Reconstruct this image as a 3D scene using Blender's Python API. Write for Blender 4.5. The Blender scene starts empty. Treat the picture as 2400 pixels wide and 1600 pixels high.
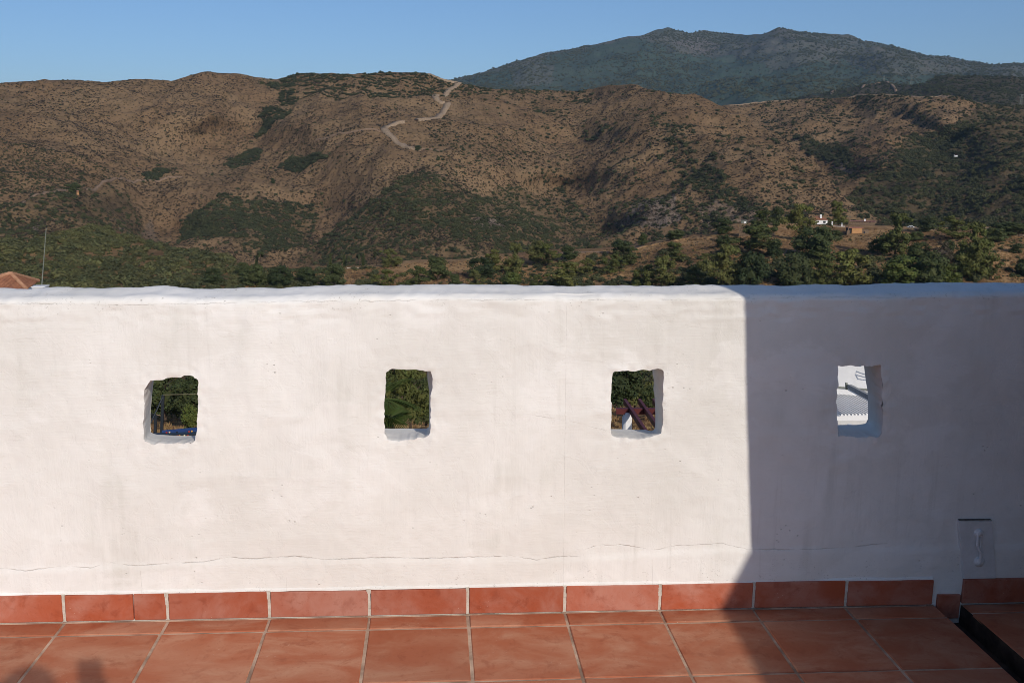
import bpy, bmesh, math, random
import numpy as np
from mathutils import Vector, Matrix, Quaternion

sc = bpy.context.scene
COL = sc.collection
random.seed(7)
RNG = np.random.default_rng(11)

# ------------------------------------------------------------------ camera, sky, sun
F, CD, CH, PITCH, YAW = 2267.0, 3.049, 1.544, 0.1964, 0.0799     # focal length in photo pixels, metres, radians
CAM = np.array([0.0, -CD, CH])
cam_d = bpy.data.cameras.new('camera'); cam = bpy.data.objects.new('camera', cam_d); COL.objects.link(cam)
cam_d.sensor_width = 36; cam_d.lens = F / 2400 * 36; cam_d.clip_start = 0.02; cam_d.clip_end = 60000
cam.location = CAM; cam.rotation_euler = (math.pi / 2 - PITCH, 0, -YAW)
sc.camera = cam

SUN_EL, SUN_AZ = math.radians(27.2), math.radians(20.7)           # behind the viewer, to the right
w = bpy.data.worlds.new('World'); sc.world = w; w.use_nodes = True
nt = w.node_tree; nt.nodes.clear()
out = nt.nodes.new('ShaderNodeOutputWorld'); bg = nt.nodes.new('ShaderNodeBackground')
sky = nt.nodes.new('ShaderNodeTexSky'); sky.sky_type = 'NISHITA'; sky.sun_disc = False
sky.sun_elevation = SUN_EL; sky.sun_rotation = math.pi - SUN_AZ
sky.altitude = 150; sky.air_density = 0.85; sky.dust_density = 1.4; sky.ozone_density = 6.0
bg.inputs[1].default_value = 0.11
nt.links.new(sky.outputs[0], bg.inputs[0]); nt.links.new(bg.outputs[0], out.inputs[0])

sl = bpy.data.lights.new('sun', 'SUN'); sl.energy = 2.95; sl.angle = math.radians(0.53); sl.color = (1.0, 0.925, 0.83)
so = bpy.data.objects.new('sun', sl); COL.objects.link(so)
SUN_DIR = np.array([-math.sin(SUN_AZ) * math.cos(SUN_EL), math.cos(SUN_AZ) * math.cos(SUN_EL), -math.sin(SUN_EL)])
so.rotation_euler = Vector(SUN_DIR).to_track_quat('-Z', 'Y').to_euler(); so.location = (4, -12, 8)
sc.view_settings.view_transform = 'Standard'; sc.view_settings.look = 'None'
sc.view_settings.exposure = 0.0; sc.view_settings.gamma = 1.0
sc.cycles.use_denoising = True; sc.cycles.filter_width = 0.9
sc.cycles.use_adaptive_sampling = True; sc.cycles.adaptive_threshold = 0.015
sc.cycles.max_bounces = 4; sc.cycles.diffuse_bounces = 3; sc.cycles.glossy_bounces = 2
sc.cycles.transmission_bounces = 4; sc.cycles.volume_bounces = 0; sc.cycles.transparent_max_bounces = 4

# ------------------------------------------------------------------ measuring helpers
def ray(px, py):
    """direction from the camera through a point of the photograph (vectorised)"""
    px = np.asarray(px, float); py = np.asarray(py, float)
    x = (px - 1200) / F; u = -(py - 800) / F
    c, s = math.cos(PITCH), math.sin(PITCH); y = c + u * s; z = -s + u * c
    c, s = math.cos(YAW), math.sin(YAW)
    return np.stack([x * c + y * s, -x * s + y * c, z], -1)
def on_wall(px, py, yw=0.0):
    r = ray(px, py); return CAM + r * ((yw - CAM[1]) / r[..., 1])[..., None]
def at_range(px, py, r):
    v = ray(px, py); k = np.asarray(r) / np.hypot(v[..., 0], v[..., 1]); return CAM + v * k[..., None]
def P(px, py, r): return Vector(at_range(px, py, r))

def _hash(ix, iy, seed):
    h = (ix.astype(np.int64) * 374761393 + iy.astype(np.int64) * 668265263 + seed * 144665) & 0x7fffffff
    h = (h ^ (h >> 13)) * 1274126177 & 0x7fffffff
    return ((h ^ (h >> 16)) & 0xffff) / 65535.0
def vnoise(x, y, seed=0):
    ix = np.floor(x); iy = np.floor(y); fx = x - ix; fy = y - iy
    fx = fx * fx * fx * (fx * (fx * 6 - 15) + 10); fy = fy * fy * fy * (fy * (fy * 6 - 15) + 10)
    a = _hash(ix, iy, seed); b = _hash(ix + 1, iy, seed); c = _hash(ix, iy + 1, seed); d = _hash(ix + 1, iy + 1, seed)
    return (a * (1 - fx) + b * fx) * (1 - fy) + (c * (1 - fx) + d * fx) * fy
def fbm(x, y, seed=0, oct=4, gain=0.5):
    s = 0; a = 1; n = 0
    for o in range(oct):
        s = s + a * vnoise(x, y, seed + o * 17); n += a; x = x * 2.03 + 11.3; y = y * 2.03 - 7.7; a *= gain
    return s / n * 2 - 1
def ridged(x, y, seed=0, oct=4):
    s = 0; a = 1; n = 0
    for o in range(oct):
        s = s + a * (1 - np.abs(vnoise(x, y, seed + o * 31) * 2 - 1)); n += a; x = x * 2.1 + 5.1; y = y * 2.1 + 3.3; a *= 0.5
    return s / n
def in_poly(px, py, poly):
    poly = np.asarray(poly, float); inside = np.zeros(np.shape(px), bool); n = len(poly); j = n - 1
    for i in range(n):
        xi, yi = poly[i]; xj, yj = poly[j]
        if yi != yj:
            inside ^= ((yi > py) != (yj > py)) & (px < (xj - xi) * (py - yi) / (yj - yi) + xi)
        j = i
    return inside

# ------------------------------------------------------------------ mesh helpers
def mesh_from(name, V, faces, smooth=False):
    """V (n,3); faces = (m,4) or (m,3) array, or list of index lists"""
    me = bpy.data.meshes.new(name); V = np.asarray(V, np.float32)
    if isinstance(faces, np.ndarray):
        m, k = faces.shape
        me.vertices.add(len(V)); me.vertices.foreach_set('co', V.ravel())
        me.loops.add(m * k); me.loops.foreach_set('vertex_index', faces.astype(np.int32).ravel())
        me.polygons.add(m); me.polygons.foreach_set('loop_start', np.arange(0, m * k, k, dtype=np.int32))
        me.polygons.foreach_set('loop_total', np.full(m, k, np.int32))
        me.update(calc_edges=True)
    else:
        me.from_pydata([tuple(map(float, v)) for v in V], [], faces)
    me.validate()
    if smooth: me.polygons.foreach_set('use_smooth', np.ones(len(me.polygons), bool))
    return me
def obj(name, me, mat=None, parent=None, loc=None):
    if isinstance(me, bmesh.types.BMesh):
        bm = me; me = bpy.data.meshes.new(name); bm.normal_update(); bm.to_mesh(me); bm.free()
    o = bpy.data.objects.new(name, me); COL.objects.link(o)
    if mat is not None and len(me.materials) == 0: me.materials.append(mat)
    if parent is not None: o.parent = parent
    if loc is not None: o.location = loc
    return o
def empty(name, loc=(0, 0, 0), rz=0.0):
    o = bpy.data.objects.new(name, None); COL.objects.link(o); o.location = loc; o.rotation_euler = (0, 0, rz)
    o.empty_display_size = 0.2; return o
def tag(o, label, cat=None, group=None, kind=None):
    o['label'] = label
    if cat: o['category'] = cat
    if group: o['group'] = group
    if kind: o['kind'] = kind
    return o
def structure(o, label=None):
    o['kind'] = 'structure'
    if label: o['label'] = label
    return o
def box(bm, lo, hi, M=None):
    lo = Vector(lo); hi = Vector(hi); vs = []
    for i in range(8):
        v = Vector((hi.x if i & 1 else lo.x, hi.y if i & 2 else lo.y, hi.z if i & 4 else lo.z))
        vs.append(bm.verts.new(M @ v if M is not None else v))
    for f in ((0, 2, 3, 1), (4, 5, 7, 6), (0, 1, 5, 4), (2, 6, 7, 3), (0, 4, 6, 2), (1, 3, 7, 5)):
        bm.faces.new([vs[k] for k in f])
    return vs
def boxmesh(lo, hi, bev=0.0, seg=2, M=None):
    bm = bmesh.new(); box(bm, lo, hi, M)
    if bev: bmesh.ops.bevel(bm, geom=bm.edges[:], offset=bev, segments=seg, affect='EDGES', profile=0.6)
    bmesh.ops.recalc_face_normals(bm, faces=bm.faces[:])
    return bm
def tube(bm, pts, rad, n=8, cap=True):
    """tube along points with radii"""
    pts = [Vector(p) for p in pts]; rings = []
    if not hasattr(rad, '__len__'): rad = [rad] * len(pts)
    up = Vector((0, 0, 1))
    for i, p in enumerate(pts):
        d = (pts[min(i + 1, len(pts) - 1)] - pts[max(i - 1, 0)]).normalized()
        a = d.cross(up)
        if a.length < 1e-3: a = d.cross(Vector((1, 0, 0)))
        a.normalize(); b = d.cross(a)
        rings.append([bm.verts.new(p + (a * math.cos(2 * math.pi * k / n) + b * math.sin(2 * math.pi * k / n)) * rad[i]) for k in range(n)])
    for r0, r1 in zip(rings, rings[1:]):
        for k in range(n): bm.faces.new((r0[k], r0[(k + 1) % n], r1[(k + 1) % n], r1[k]))
    if cap: bm.faces.new(rings[0][::-1]); bm.faces.new(rings[-1])
def beam(bm, a, b, wx, wz, up=(0, 0, 1)):
    """rectangular bar from a to b"""
    a = Vector(a); b = Vector(b); d = (b - a).normalized(); s = d.cross(Vector(up)).normalized(); u = s.cross(d)
    vs = []
    for p in (a, b):
        for i, j in ((-1, -1), (1, -1), (1, 1), (-1, 1)): vs.append(bm.verts.new(p + s * wx / 2 * i + u * wz / 2 * j))
    for f in ((0, 3, 2, 1), (4, 5, 6, 7), (0, 1, 5, 4), (1, 2, 6, 5), (2, 3, 7, 6), (3, 0, 4, 7)): bm.faces.new([vs[k] for k in f])

# ------------------------------------------------------------------ material helpers
class NT:
    def __init__(self, name):
        self.m = bpy.data.materials.new(name); self.m.use_nodes = True; self.t = self.m.node_tree
        self.b = self.t.nodes['Principled BSDF']; self.x = -300
    def n(self, typ, **kw):
        nd = self.t.nodes.new(typ)
        for k, v in kw.items():
            if hasattr(nd, k): setattr(nd, k, v)
        return nd
    def link(self, a, b): self.t.links.new(a, b)
    def val(self, s, v):
        if isinstance(v, bpy.types.NodeSocket): self.link(v, s)
        else: s.default_value = v
    def math(self, op, a, b=0.0, c=0.0, clamp=False):
        nd = self.n('ShaderNodeMath', operation=op, use_clamp=clamp)
        self.val(nd.inputs[0], a); self.val(nd.inputs[1], b); self.val(nd.inputs[2], c); return nd.outputs[0]
    def mix(self, f, a, b):
        nd = self.n('ShaderNodeMix', data_type='RGBA'); self.val(nd.inputs[0], f)
        for s, v in ((nd.inputs[6], a), (nd.inputs[7], b)):
            if isinstance(v, tuple): v = (*v, 1) if len(v) == 3 else v
            self.val(s, v)
        return nd.outputs[2]
    def noise(self, vec, scale, detail=4, rough=0.55, dist=0.0, color=False):
        nd = self.n('ShaderNodeTexNoise'); self.link(vec, nd.inputs['Vector'])
        nd.inputs['Scale'].default_value = scale; nd.inputs['Detail'].default_value = detail
        nd.inputs['Roughness'].default_value = rough; nd.inputs['Distortion'].default_value = dist
        return nd.outputs['Color' if color else 'Fac']
    def voro(self, vec, scale, feature='F1', rand=1.0):
        nd = self.n('ShaderNodeTexVoronoi', feature=feature); self.link(vec, nd.inputs['Vector'])
        nd.inputs['Scale'].default_value = scale; nd.inputs['Randomness'].default_value = rand; return nd
    def ramp(self, f, lo, hi):
        nd = self.n('ShaderNodeMapRange'); nd.interpolation_type = 'SMOOTHSTEP'
        self.val(nd.inputs[0], f); self.val(nd.inputs[1], lo); self.val(nd.inputs[2], hi); return nd.outputs[0]
    def coord(self, which='Object'):
        return self.n('ShaderNodeTexCoord').outputs[which]
    def mapping(self, vec, scale=(1, 1, 1), loc=(0, 0, 0), rot=(0, 0, 0)):
        nd = self.n('ShaderNodeMapping'); self.link(vec, nd.inputs[0])
        self.val(nd.inputs['Location'], loc); nd.inputs['Rotation'].default_value = rot; nd.inputs['Scale'].default_value = scale; return nd.outputs[0]
    def xyz(self, vec):
        nd = self.n('ShaderNodeSeparateXYZ'); self.link(vec, nd.inputs[0]); return nd.outputs
    def attr(self, name, typ='GEOMETRY', out='Fac'):
        nd = self.n('ShaderNodeAttribute', attribute_type=typ, attribute_name=name); return nd.outputs[out]
    def bump(self, h, strength=0.5, dist=0.01, normal=None):
        nd = self.n('ShaderNodeBump'); nd.inputs['Strength'].default_value = strength; nd.inputs['Distance'].default_value = dist
        self.link(h, nd.inputs['Height'])
        if normal is not None: self.link(normal, nd.inputs['Normal'])
        return nd.outputs[0]
    def out(self, color=None, rough=None, normal=None, spec=0.3, metal=0.0):
        b = self.b
        if color is not None: self.val(b.inputs['Base Color'], (*color, 1) if isinstance(color, tuple) and len(color) == 3 else color)
        if rough is not None: self.val(b.inputs['Roughness'], rough)
        if normal is not None: self.link(normal, b.inputs['Normal'])
        b.inputs['Specular IOR Level'].default_value = spec; b.inputs['Metallic'].default_value = metal
        return self.m
def simple(name, c1, c2, scale=6.0, rough=0.7, bump=0.3, bd=0.01, spec=0.3, detail=5):
    t = NT(name); co = t.coord('Object'); f = t.noise(co, scale, detail, 0.6)
    return t.out(t.mix(t.ramp(f, 0.3, 0.7), c1, c2), rough, t.bump(f, bump, bd), spec)

# ================================================================== THE TERRACE
T_WALL = 0.17
SLOPE = -0.0191                       # the terrace floor falls to the gutter on the right
def zf(x): return SLOPE * x

def plaster_material(name, cracks=True):
    t = NT(name); co = t.coord('Object'); X, Y, Z = t.xyz(co)
    streak = t.noise(t.mapping(co, (9, 9, 1.1)), 1.0, 5, 0.6)
    cloud = t.noise(co, 1.7, 5, 0.62)
    fine = t.noise(co, 26, 4, 0.6)
    base = t.mix(t.ramp(cloud, 0.32, 0.68), (0.735, 0.706, 0.648), (0.84, 0.812, 0.760))
    dirt = t.math('MULTIPLY', t.ramp(streak, 0.50, 0.72), t.ramp(t.noise(co, 2.6, 3, 0.6), 0.46, 0.64))
    base = t.mix(t.math('MULTIPLY', dirt, 0.5), base, (0.60, 0.575, 0.505))
    base = t.mix(t.math('MULTIPLY', t.ramp(fine, 0.56, 0.8), 0.25), base, (0.64, 0.62, 0.58))
    patch = t.ramp(t.noise(t.mapping(co, (1.0, 1.0, 1.6)), 2.1, 7, 0.62, 0.4), 0.54, 0.60)
    base = t.mix(t.math('MULTIPLY', patch, 0.42), base, (0.87, 0.845, 0.80))
    runs = t.math('MULTIPLY', t.ramp(t.noise(t.mapping(co, (34, 34, 1.6)), 1.0, 4, 0.6), 0.54, 0.72), t.ramp(t.noise(co, 1.4, 2), 0.45, 0.62))
    base = t.mix(t.math('MULTIPLY', runs, 0.30), base, (0.60, 0.57, 0.51))
    pits = t.voro(t.mapping(co, (1, 1, 1.6)), 34)
    pit = t.math('MULTIPLY', t.ramp(pits.outputs['Distance'], 0.16, 0.06), t.ramp(t.noise(co, 7, 3), 0.56, 0.66))
    brush_v = t.noise(t.mapping(co, (120, 120, 9)), 1.0, 4, 0.65)
    brush_h = t.noise(t.mapping(co, (14, 60, 150)), 1.0, 3, 0.6)
    sel = t.ramp(t.noise(co, 2.2, 2), 0.45, 0.6)
    brush = t.math('ADD', t.math('MULTIPLY', brush_v, sel), t.math('MULTIPLY', brush_h, t.math('SUBTRACT', 1.0, sel)))
    lumps = t.voro(t.mapping(co, (1, 1, 1.0)), 9, 'SMOOTH_F1'); lump2 = t.noise(co, 14, 5, 0.62, 0.6)
    flake = t.ramp(t.noise(co, 7.5, 6, 0.7, 1.2), 0.515, 0.545)
    h = t.math('ADD', t.math('MULTIPLY', brush, 0.24), t.math('MULTIPLY', lump2, 0.5))
    h = t.math('ADD', h, t.math('MULTIPLY', flake, 0.07))
    h = t.math('SUBTRACT', h, t.math('MULTIPLY', pit, 0.5))
    cm = None
    def add(m):
        nonlocal cm
        cm = m if cm is None else t.math('MAXIMUM', cm, m)
    if cracks:
        jit = t.noise(co, 38, 4, 0.7); jit2 = t.noise(co, 6.0, 3, 0.6); jit3 = t.noise(co, 11.0, 3, 0.6)
        def curve_crack(px, width, strength, amp=0.012):
            pts = [on_wall(a, b) for a, b in px]; xa, xb = pts[0][0], pts[-1][0]
            zs = [p[2] for p in pts]; za, zb = min(zs) - 0.01, max(zs) + 0.01
            fc = t.n('ShaderNodeFloatCurve'); c = fc.mapping.curves[0]
            for k, p in enumerate(pts):
                q = ((p[0] - xa) / (xb - xa), (p[2] - za) / (zb - za))
                if k == 0: c.points[0].location = q
                elif k == len(pts) - 1: c.points[-1].location = q
                else: c.points.new(*q)
            for q in c.points: q.handle_type = 'VECTOR'
            fc.mapping.update()
            u = t.math('DIVIDE', t.math('SUBTRACT', X, float(xa)), float(xb - xa)); t.link(u, fc.inputs['Value'])
            zc = t.math('ADD', t.math('MULTIPLY', fc.outputs[0], float(zb - za)), float(za))
            zc = t.math('ADD', zc, t.math('MULTIPLY', t.math('SUBTRACT', jit, 0.5), amp))
            d = t.math('ABSOLUTE', t.math('SUBTRACT', Z, zc))
            wv = t.math('MULTIPLY', t.ramp(jit2, 0.2, 0.75), width)
            m = t.math('SUBTRACT', 1.0, t.math('DIVIDE', d, t.math('ADD', wv, 0.0004)), clamp=True); m = t.math('MULTIPLY', m, t.ramp(jit3, 0.36, 0.60))
            rng = t.math('MULTIPLY', t.math('GREATER_THAN', u, 0.0), t.math('LESS_THAN', u, 1.0))
            add(t.math('MULTIPLY', t.math('MULTIPLY', m, rng), strength))
        curve_crack([(-120, 1322), (0, 1330), (60, 1336), (150, 1326), (215, 1330), (250, 1318), (320, 1325), (420, 1318), (480, 1315), (540, 1305), (600, 1309), (690, 1303),
                     (760, 1310), (900, 1306), (1000, 1308), (1090, 1305), (1200, 1303), (1258, 1312), (1300, 1305), (1356, 1303)], 0.0032, 0.7)
        curve_crack([(1366, 1290), (1400, 1278), (1470, 1278), (1531, 1289), (1590, 1278), (1640, 1276), (1690, 1272), (1750, 1286), (1860, 1287), (1990, 1282), (2080, 1272)], 0.0029, 0.65)
        curve_crack([(1230, 970), (1290, 980), (1350, 990), (1420, 1010)], 0.0016, 0.3)
        curve_crack([(-100, 712), (120, 712), (300, 716), (420, 712), (620, 708), (760, 707), (900, 706), (1100, 703), (1300, 702), (1500, 704), (1700, 700), (1900, 697), (2100, 698), (2300, 696), (2500, 694)], 0.0022, 0.5, 0.02)
        # hairline straight joints in the render
        for px, z0, z1, st in ((1322, 0.06, 1.05, 0.16), (318, 0.05, 0.19, 0.2), (1533, 0.05, 0.17, 0.2), (663, 0.05, 0.15, 0.15)):
            xc = float(on_wall(px, 1200)[0])
            d = t.math('ABSOLUTE', t.math('SUBTRACT', t.math('ADD', X, t.math('MULTIPLY', t.math('SUBTRACT', jit, 0.5), 0.004)), xc))
            m = t.math('SUBTRACT', 1.0, t.math('DIVIDE', d, 0.0014), clamp=True)
            m = t.math('MULTIPLY', m, t.math('MULTIPLY', t.math('GREATER_THAN', Z, z0), t.math('LESS_THAN', Z, z1)))
            add(t.math('MULTIPLY', m, st))
        h = t.math('SUBTRACT', h, t.math('MULTIPLY', cm, 1.1))
        base = t.mix(t.math('MULTIPLY', cm, 0.6), base, (0.36, 0.315, 0.26))
    if cracks:
        low = t.math('MAXIMUM', t.ramp(Z, 0.20, 0.08), t.math('MULTIPLY', t.ramp(Z, 1.02, 1.06), 0.8))
        spk = t.math('MULTIPLY', t.ramp(t.noise(t.mapping(co, (1, 1, 1.5)), 95, 3, 0.7), 0.60, 0.68), t.ramp(t.noise(co, 9, 3), 0.46, 0.60))
        base = t.mix(t.math('MULTIPLY', t.math('MULTIPLY', spk, low), 0.65), base, (0.33, 0.29, 0.24))
    base = t.mix(t.math('MULTIPLY', pit, 0.6), base, (0.34, 0.31, 0.27))
    return t.out(base, 0.72, t.bump(h, 0.55, 0.006), 0.25)
M_WALL = plaster_material('whitewashed_plaster')
M_WHITE = plaster_material('white_render', cracks=False)

# ---- the parapet: rough, rounded on top, four openings through it
hole1 = lambda x, y: (280 + x * 240 / 1568, 840 + y * 240 / 1568)
hole2 = lambda x, y: (850 + x * 220 / 1568, 830 + y * 220 / 1568)
hole3 = lambda x, y: (1380 + x * 220 / 1568, 830 + y * 220 / 1568)
hole4 = lambda x, y: (1910 + x * 220 / 1568, 820 + y * 220 / 1568)
HOLES = [
 # front outline, then the outline where the opening leaves the back of the wall (only the seen sides matter)
 (hole1, [(480,345),(430,390),(385,480),(372,600),(400,700),(382,900),(363,1100),(385,1250),(450,1300),(560,1310),(850,1300),(1110,1288),(1165,1240),(1172,1150),(1185,1000),(1192,750),(1197,500),(1200,290),(1100,262),(900,290),(650,320)],
  [(528,200),(524,345),(512,450),(490,640),(473,850),(475,1130),(560,1165),(800,1178),(1000,1186),(1250,1178),(1450,1160),(1450,700),(1450,200),(1100,200),(800,200)]),
 (hole2, [(395,290),(380,500),(370,800),(368,1100),(372,1300),(400,1425),(480,1448),(700,1436),(950,1410),(1090,1385),(1118,1330),(1124,1150),(1130,900),(1140,700),(1168,560),(1172,400),(1130,270),(1000,262),(850,250),(700,246),(520,252)],
  [(240,120),(230,600),(225,1000),(230,1228),(470,1240),(700,1236),(930,1240),(1108,1236),(1112,1000),(1112,600),(1082,420),(1080,270),(1080,120),(800,120),(500,120)]),
 (hole3, [(430,275),(395,320),(388,500),(380,800),(378,1100),(376,1300),(410,1390),(600,1402),(900,1405),(1120,1380),(1200,1345),(1235,1250),(1242,1000),(1236,800),(1246,500),(1250,300),(1205,245),(1050,262),(860,270),(700,285),(560,278)],
  [(240,120),(235,700),(230,1245),(600,1250),(800,1262),(950,1258),(1060,1290),(1108,1230),(1112,1000),(1098,700),(1078,580),(1090,440),(1064,340),(1066,120),(800,120),(500,120)]),
 (hole4, [(382,268),(386,400),(388,590),(360,640),(356,900),(372,1100),(380,1250),(388,1440),(600,1462),(900,1452),(1080,1440),(1130,1380),(1140,1100),(1120,800),(1110,500),(1100,320),(1080,225),(960,262),(820,262),(700,272),(540,264)],
  [(190,110),(190,700),(190,1250),(500,1250),(700,1250),(850,1228),(886,1190),(888,950),(880,680),(852,540),(832,380),(818,262),(815,110),(600,110)]),
]
crest = np.array([(-700,680),(0,677),(84,678),(110,676),(152,675),(240,676),(330,675),(380,673),(400,672.6),(449,677.8),(549,677.7),(612,674.5),(676,676),(761,670.6),(868,669.6),(900,672),
    (930,670.5),(1080,668),(1190,670),(1280,671),(1350,671),(1400,669.5),(1450,669),(1540,672),(1600,671),(1690,669),(1760,669.5),(1840,671.5),(1910,668.5),(2000,670),(2060,667),(2120,666),(2200,664),(2280,664.5),(2340,663),(2400,663),(3200,655)], float)
cw = on_wall(crest[:, 0], crest[:, 1], 0.11)
g = 0.0075
xs = np.concatenate([np.arange(-3.1, -1.62, 0.03), np.arange(-1.62, 2.18, g), np.arange(2.18, 3.3, 0.03)])
nx = len(xs)
hx = np.interp(xs, cw[:, 0], cw[:, 2])
k = np.array([1, 2, 3, 2, 1.]); k /= k.sum(); hx = np.convolve(np.pad(hx, 2, 'edge'), k, 'valid') + 0.0012 * fbm(xs * 14, xs * 0, 3)
nf = 150; R = 0.024
ys, zs_ = [], []
sfrac = np.linspace(0, 1, nf)
for s in sfrac: ys.append(np.zeros(nx)); zs_.append(-0.14 + s * (hx - R - 0.012 + 0.14))
for a in np.linspace(0, math.pi / 2, 9)[1:]:
    ys.append(np.full(nx, R * 1.5 * (1 - math.cos(a)))); zs_.append(hx - R - 0.012 + R * math.sin(a))
for yy in (0.065, 0.08, 0.095, 0.11, 0.125): ys.append(np.full(nx, yy)); zs_.append(hx - 0.012 + 0.012 * math.sin((yy - 0.05) / 0.075 * math.pi / 2))
for a in np.linspace(0, math.pi / 2, 7)[1:]:
    ys.append(np.full(nx, 0.125 + (T_WALL - 0.125) * math.sin(a))); zs_.append(hx - 0.05 * (1 - math.cos(a)))
NBK0 = len(ys)
for s in np.linspace(0, 1, 60)[1:]: ys.append(np.full(nx, T_WALL)); zs_.append((hx - 0.05) * (1 - s) - 0.14 * s)
YS, ZS = np.array(ys), np.array(zs_); XS = np.broadcast_to(xs, YS.shape).copy()
nr = len(YS)
# relief: waves of the trowel, lumps, a thicker band under the long crack
wgt = np.clip((ZS + 0.02) / 0.05, 0, 1)
disp = 0.0045 * fbm(XS * 1.9, ZS * 1.7 + YS, 1, 3) + 0.0022 * fbm(XS * 7, ZS * 7 + YS * 5, 2, 3) + 0.0012 * fbm(XS * 26, ZS * 20 + YS * 20, 5, 3)
disp += 0.0015 * np.clip(ridged(XS * 4.2, ZS * 5, 9, 3) - 0.62, 0, 1) * 4
front = np.zeros(YS.shape, bool); front[:nf + 6] = True
crx = on_wall(np.array([0, 540, 1350, 1700, 2100.]), np.array([1330, 1308, 1303, 1280, 1280.]))
band = np.clip((np.interp(XS, crx[:, 0], crx[:, 2]) - ZS) / 0.02, 0, 1)
disp += 0.004 * band
YS = YS - np.where(front, disp, -disp * 0.6)
top_rows = slice(nf + 2, NBK0)
ZS[top_rows] += 0.004 * fbm(XS[top_rows] * 9, YS[top_rows] * 12, 21, 3) + 0.0022 * fbm(XS[top_rows] * 40, YS[top_rows] * 45, 23, 3)
edge_rows = slice(nf - 8, nf + 8); YS[edge_rows] += 0.0035 * fbm(XS[edge_rows] * 22, ZS[edge_rows] * 60, 27, 4)

idx = np.arange(nr * nx).reshape(nr, nx)
quads = np.stack([idx[:-1, :-1], idx[:-1, 1:], idx[1:, 1:], idx[1:, :-1]], -1).reshape(-1, 4)
cxq = (XS[:-1, :-1] + XS[1:, 1:]).ravel() / 2; czq = (ZS[:-1, :-1] + ZS[1:, 1:]).ravel() / 2
rowq = np.repeat(np.arange(nr - 1), nx - 1)
keep = np.ones(len(quads), bool)
Vx, Vy, Vz = XS.ravel().copy(), YS.ravel().copy(), ZS.ravel().copy()
rowv = np.repeat(np.arange(nr), nx)
def densify(p, n):
    p = np.vstack([p, p[:1]]); s = np.r_[0, np.cumsum(np.hypot(*np.diff(p, axis=0).T))]
    u = np.linspace(0, s[-1], n, endpoint=False); q = np.stack([np.interp(u, s, p[:, 0]), np.interp(u, s, p[:, 1])], -1)
    for _ in range(2): q = 0.5 * q + 0.25 * (np.roll(q, 1, 0) + np.roll(q, -1, 0))
    return q
def by_angle(p, c, n):
    a = np.arctan2(p[:, 1] - c[1], p[:, 0] - c[0]); r = np.hypot(p[:, 1] - c[1], p[:, 0] - c[0]); o = np.argsort(a)
    th = np.linspace(-math.pi, math.pi, n, endpoint=False)
    rr = np.interp(th, np.r_[a[o] - 2 * math.pi, a[o], a[o] + 2 * math.pi], np.r_[r[o], r[o], r[o]])
    return np.stack([c[0] + rr * np.cos(th), c[1] + rr * np.sin(th)], -1)
jV, jF, off = [], [], 0
for hi, (fn, fr, bk) in enumerate(HOLES):
    fp = np.array([on_wall(*fn(*q))[[0, 2]] for q in fr]); bp = np.array([on_wall(*fn(*q), T_WALL)[[0, 2]] for q in bk])
    fp = densify(fp, 260); bp = densify(bp, 260)
    c = fp.mean(0); NA = 180
    rough = 0.0045 * fbm(np.arange(260) / 260 * 40.0, np.full(260, hi * 7.3), 40 + hi, 3)
    fp = c + (fp - c) * (1 + rough / 0.08)[:, None]
    for poly, rows in ((fp, rowq < nf + 4), (bp, rowq >= NBK0 - 2)):
        m = rows & in_poly(cxq, czq, poly); keep &= ~m
        front_side = poly is fp
        cand = np.unique(quads[m].ravel()); other = np.unique(quads[keep & rows].ravel())
        bd = np.intersect1d(cand, other)
        q = np.stack([Vx[bd], Vz[bd]], -1); d = np.hypot(q[:, None, 0] - poly[None, :, 0], q[:, None, 1] - poly[None, :, 1]); j = d.argmin(1)
        Vx[bd], Vz[bd] = poly[j, 0], poly[j, 1]
    # rounded, lumpy lip round the opening
    near = np.where((rowv < nf) & (np.abs(Vx - c[0]) < 0.2) & (np.abs(Vz - c[1]) < 0.22))[0]
    q = np.stack([Vx[near], Vz[near]], -1); d = np.hypot(q[:, None, 0] - fp[None, :, 0], q[:, None, 1] - fp[None, :, 1]).min(1)
    Vy[near] += 0.0014 * np.exp(-d / 0.004) + 0.0060 * np.exp(-d / 0.03) * fbm(q[:, 0] * 55, q[:, 1] * 55, 60 + hi, 3)
    A = by_angle(fp, c, NA); B = by_angle(bp, c, NA)
    yf = -0.003
    rings = []
    NRG = 15
    for k_ in range(NRG):
        s = k_ / (NRG - 1); e = s * s * (3 - 2 * s) * 0.35 + s * 0.65
        p = A * (1 - e) + B * e
        if k_ == 0: p = c + (p - c) * 1.02
        th = np.linspace(0, 22, NA, endpoint=False)
        p = c + (p - c) * (1 + (0.022 * math.sin(math.pi * s) * fbm(th, np.full(NA, s * 6 + hi * 9), 70 + hi, 3))[:, None])
        yy = 0.0055 + s * (T_WALL - 0.006)
        rings.append(np.stack([p[:, 0], np.full(NA, yy), p[:, 1]], -1))
    jV.append(np.concatenate(rings)); ii = np.arange(NRG * NA).reshape(NRG, NA) + off
    jF.append(np.stack([ii[:-1], np.roll(ii, -1, 1)[:-1], np.roll(ii, -1, 1)[1:], ii[1:]], -1).reshape(-1, 4)); off += NRG * NA
V = np.stack([Vx, Vy, Vz], -1)
parapet = obj('parapet_wall', mesh_from('parapet_wall', np.concatenate([V] + jV), np.concatenate([quads[keep]] + [f + len(V) for f in jF]), True), M_WALL)
tag(parapet, 'long whitewashed terrace parapet with rounded top, hairline cracks and four square openings', 'wall')

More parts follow.
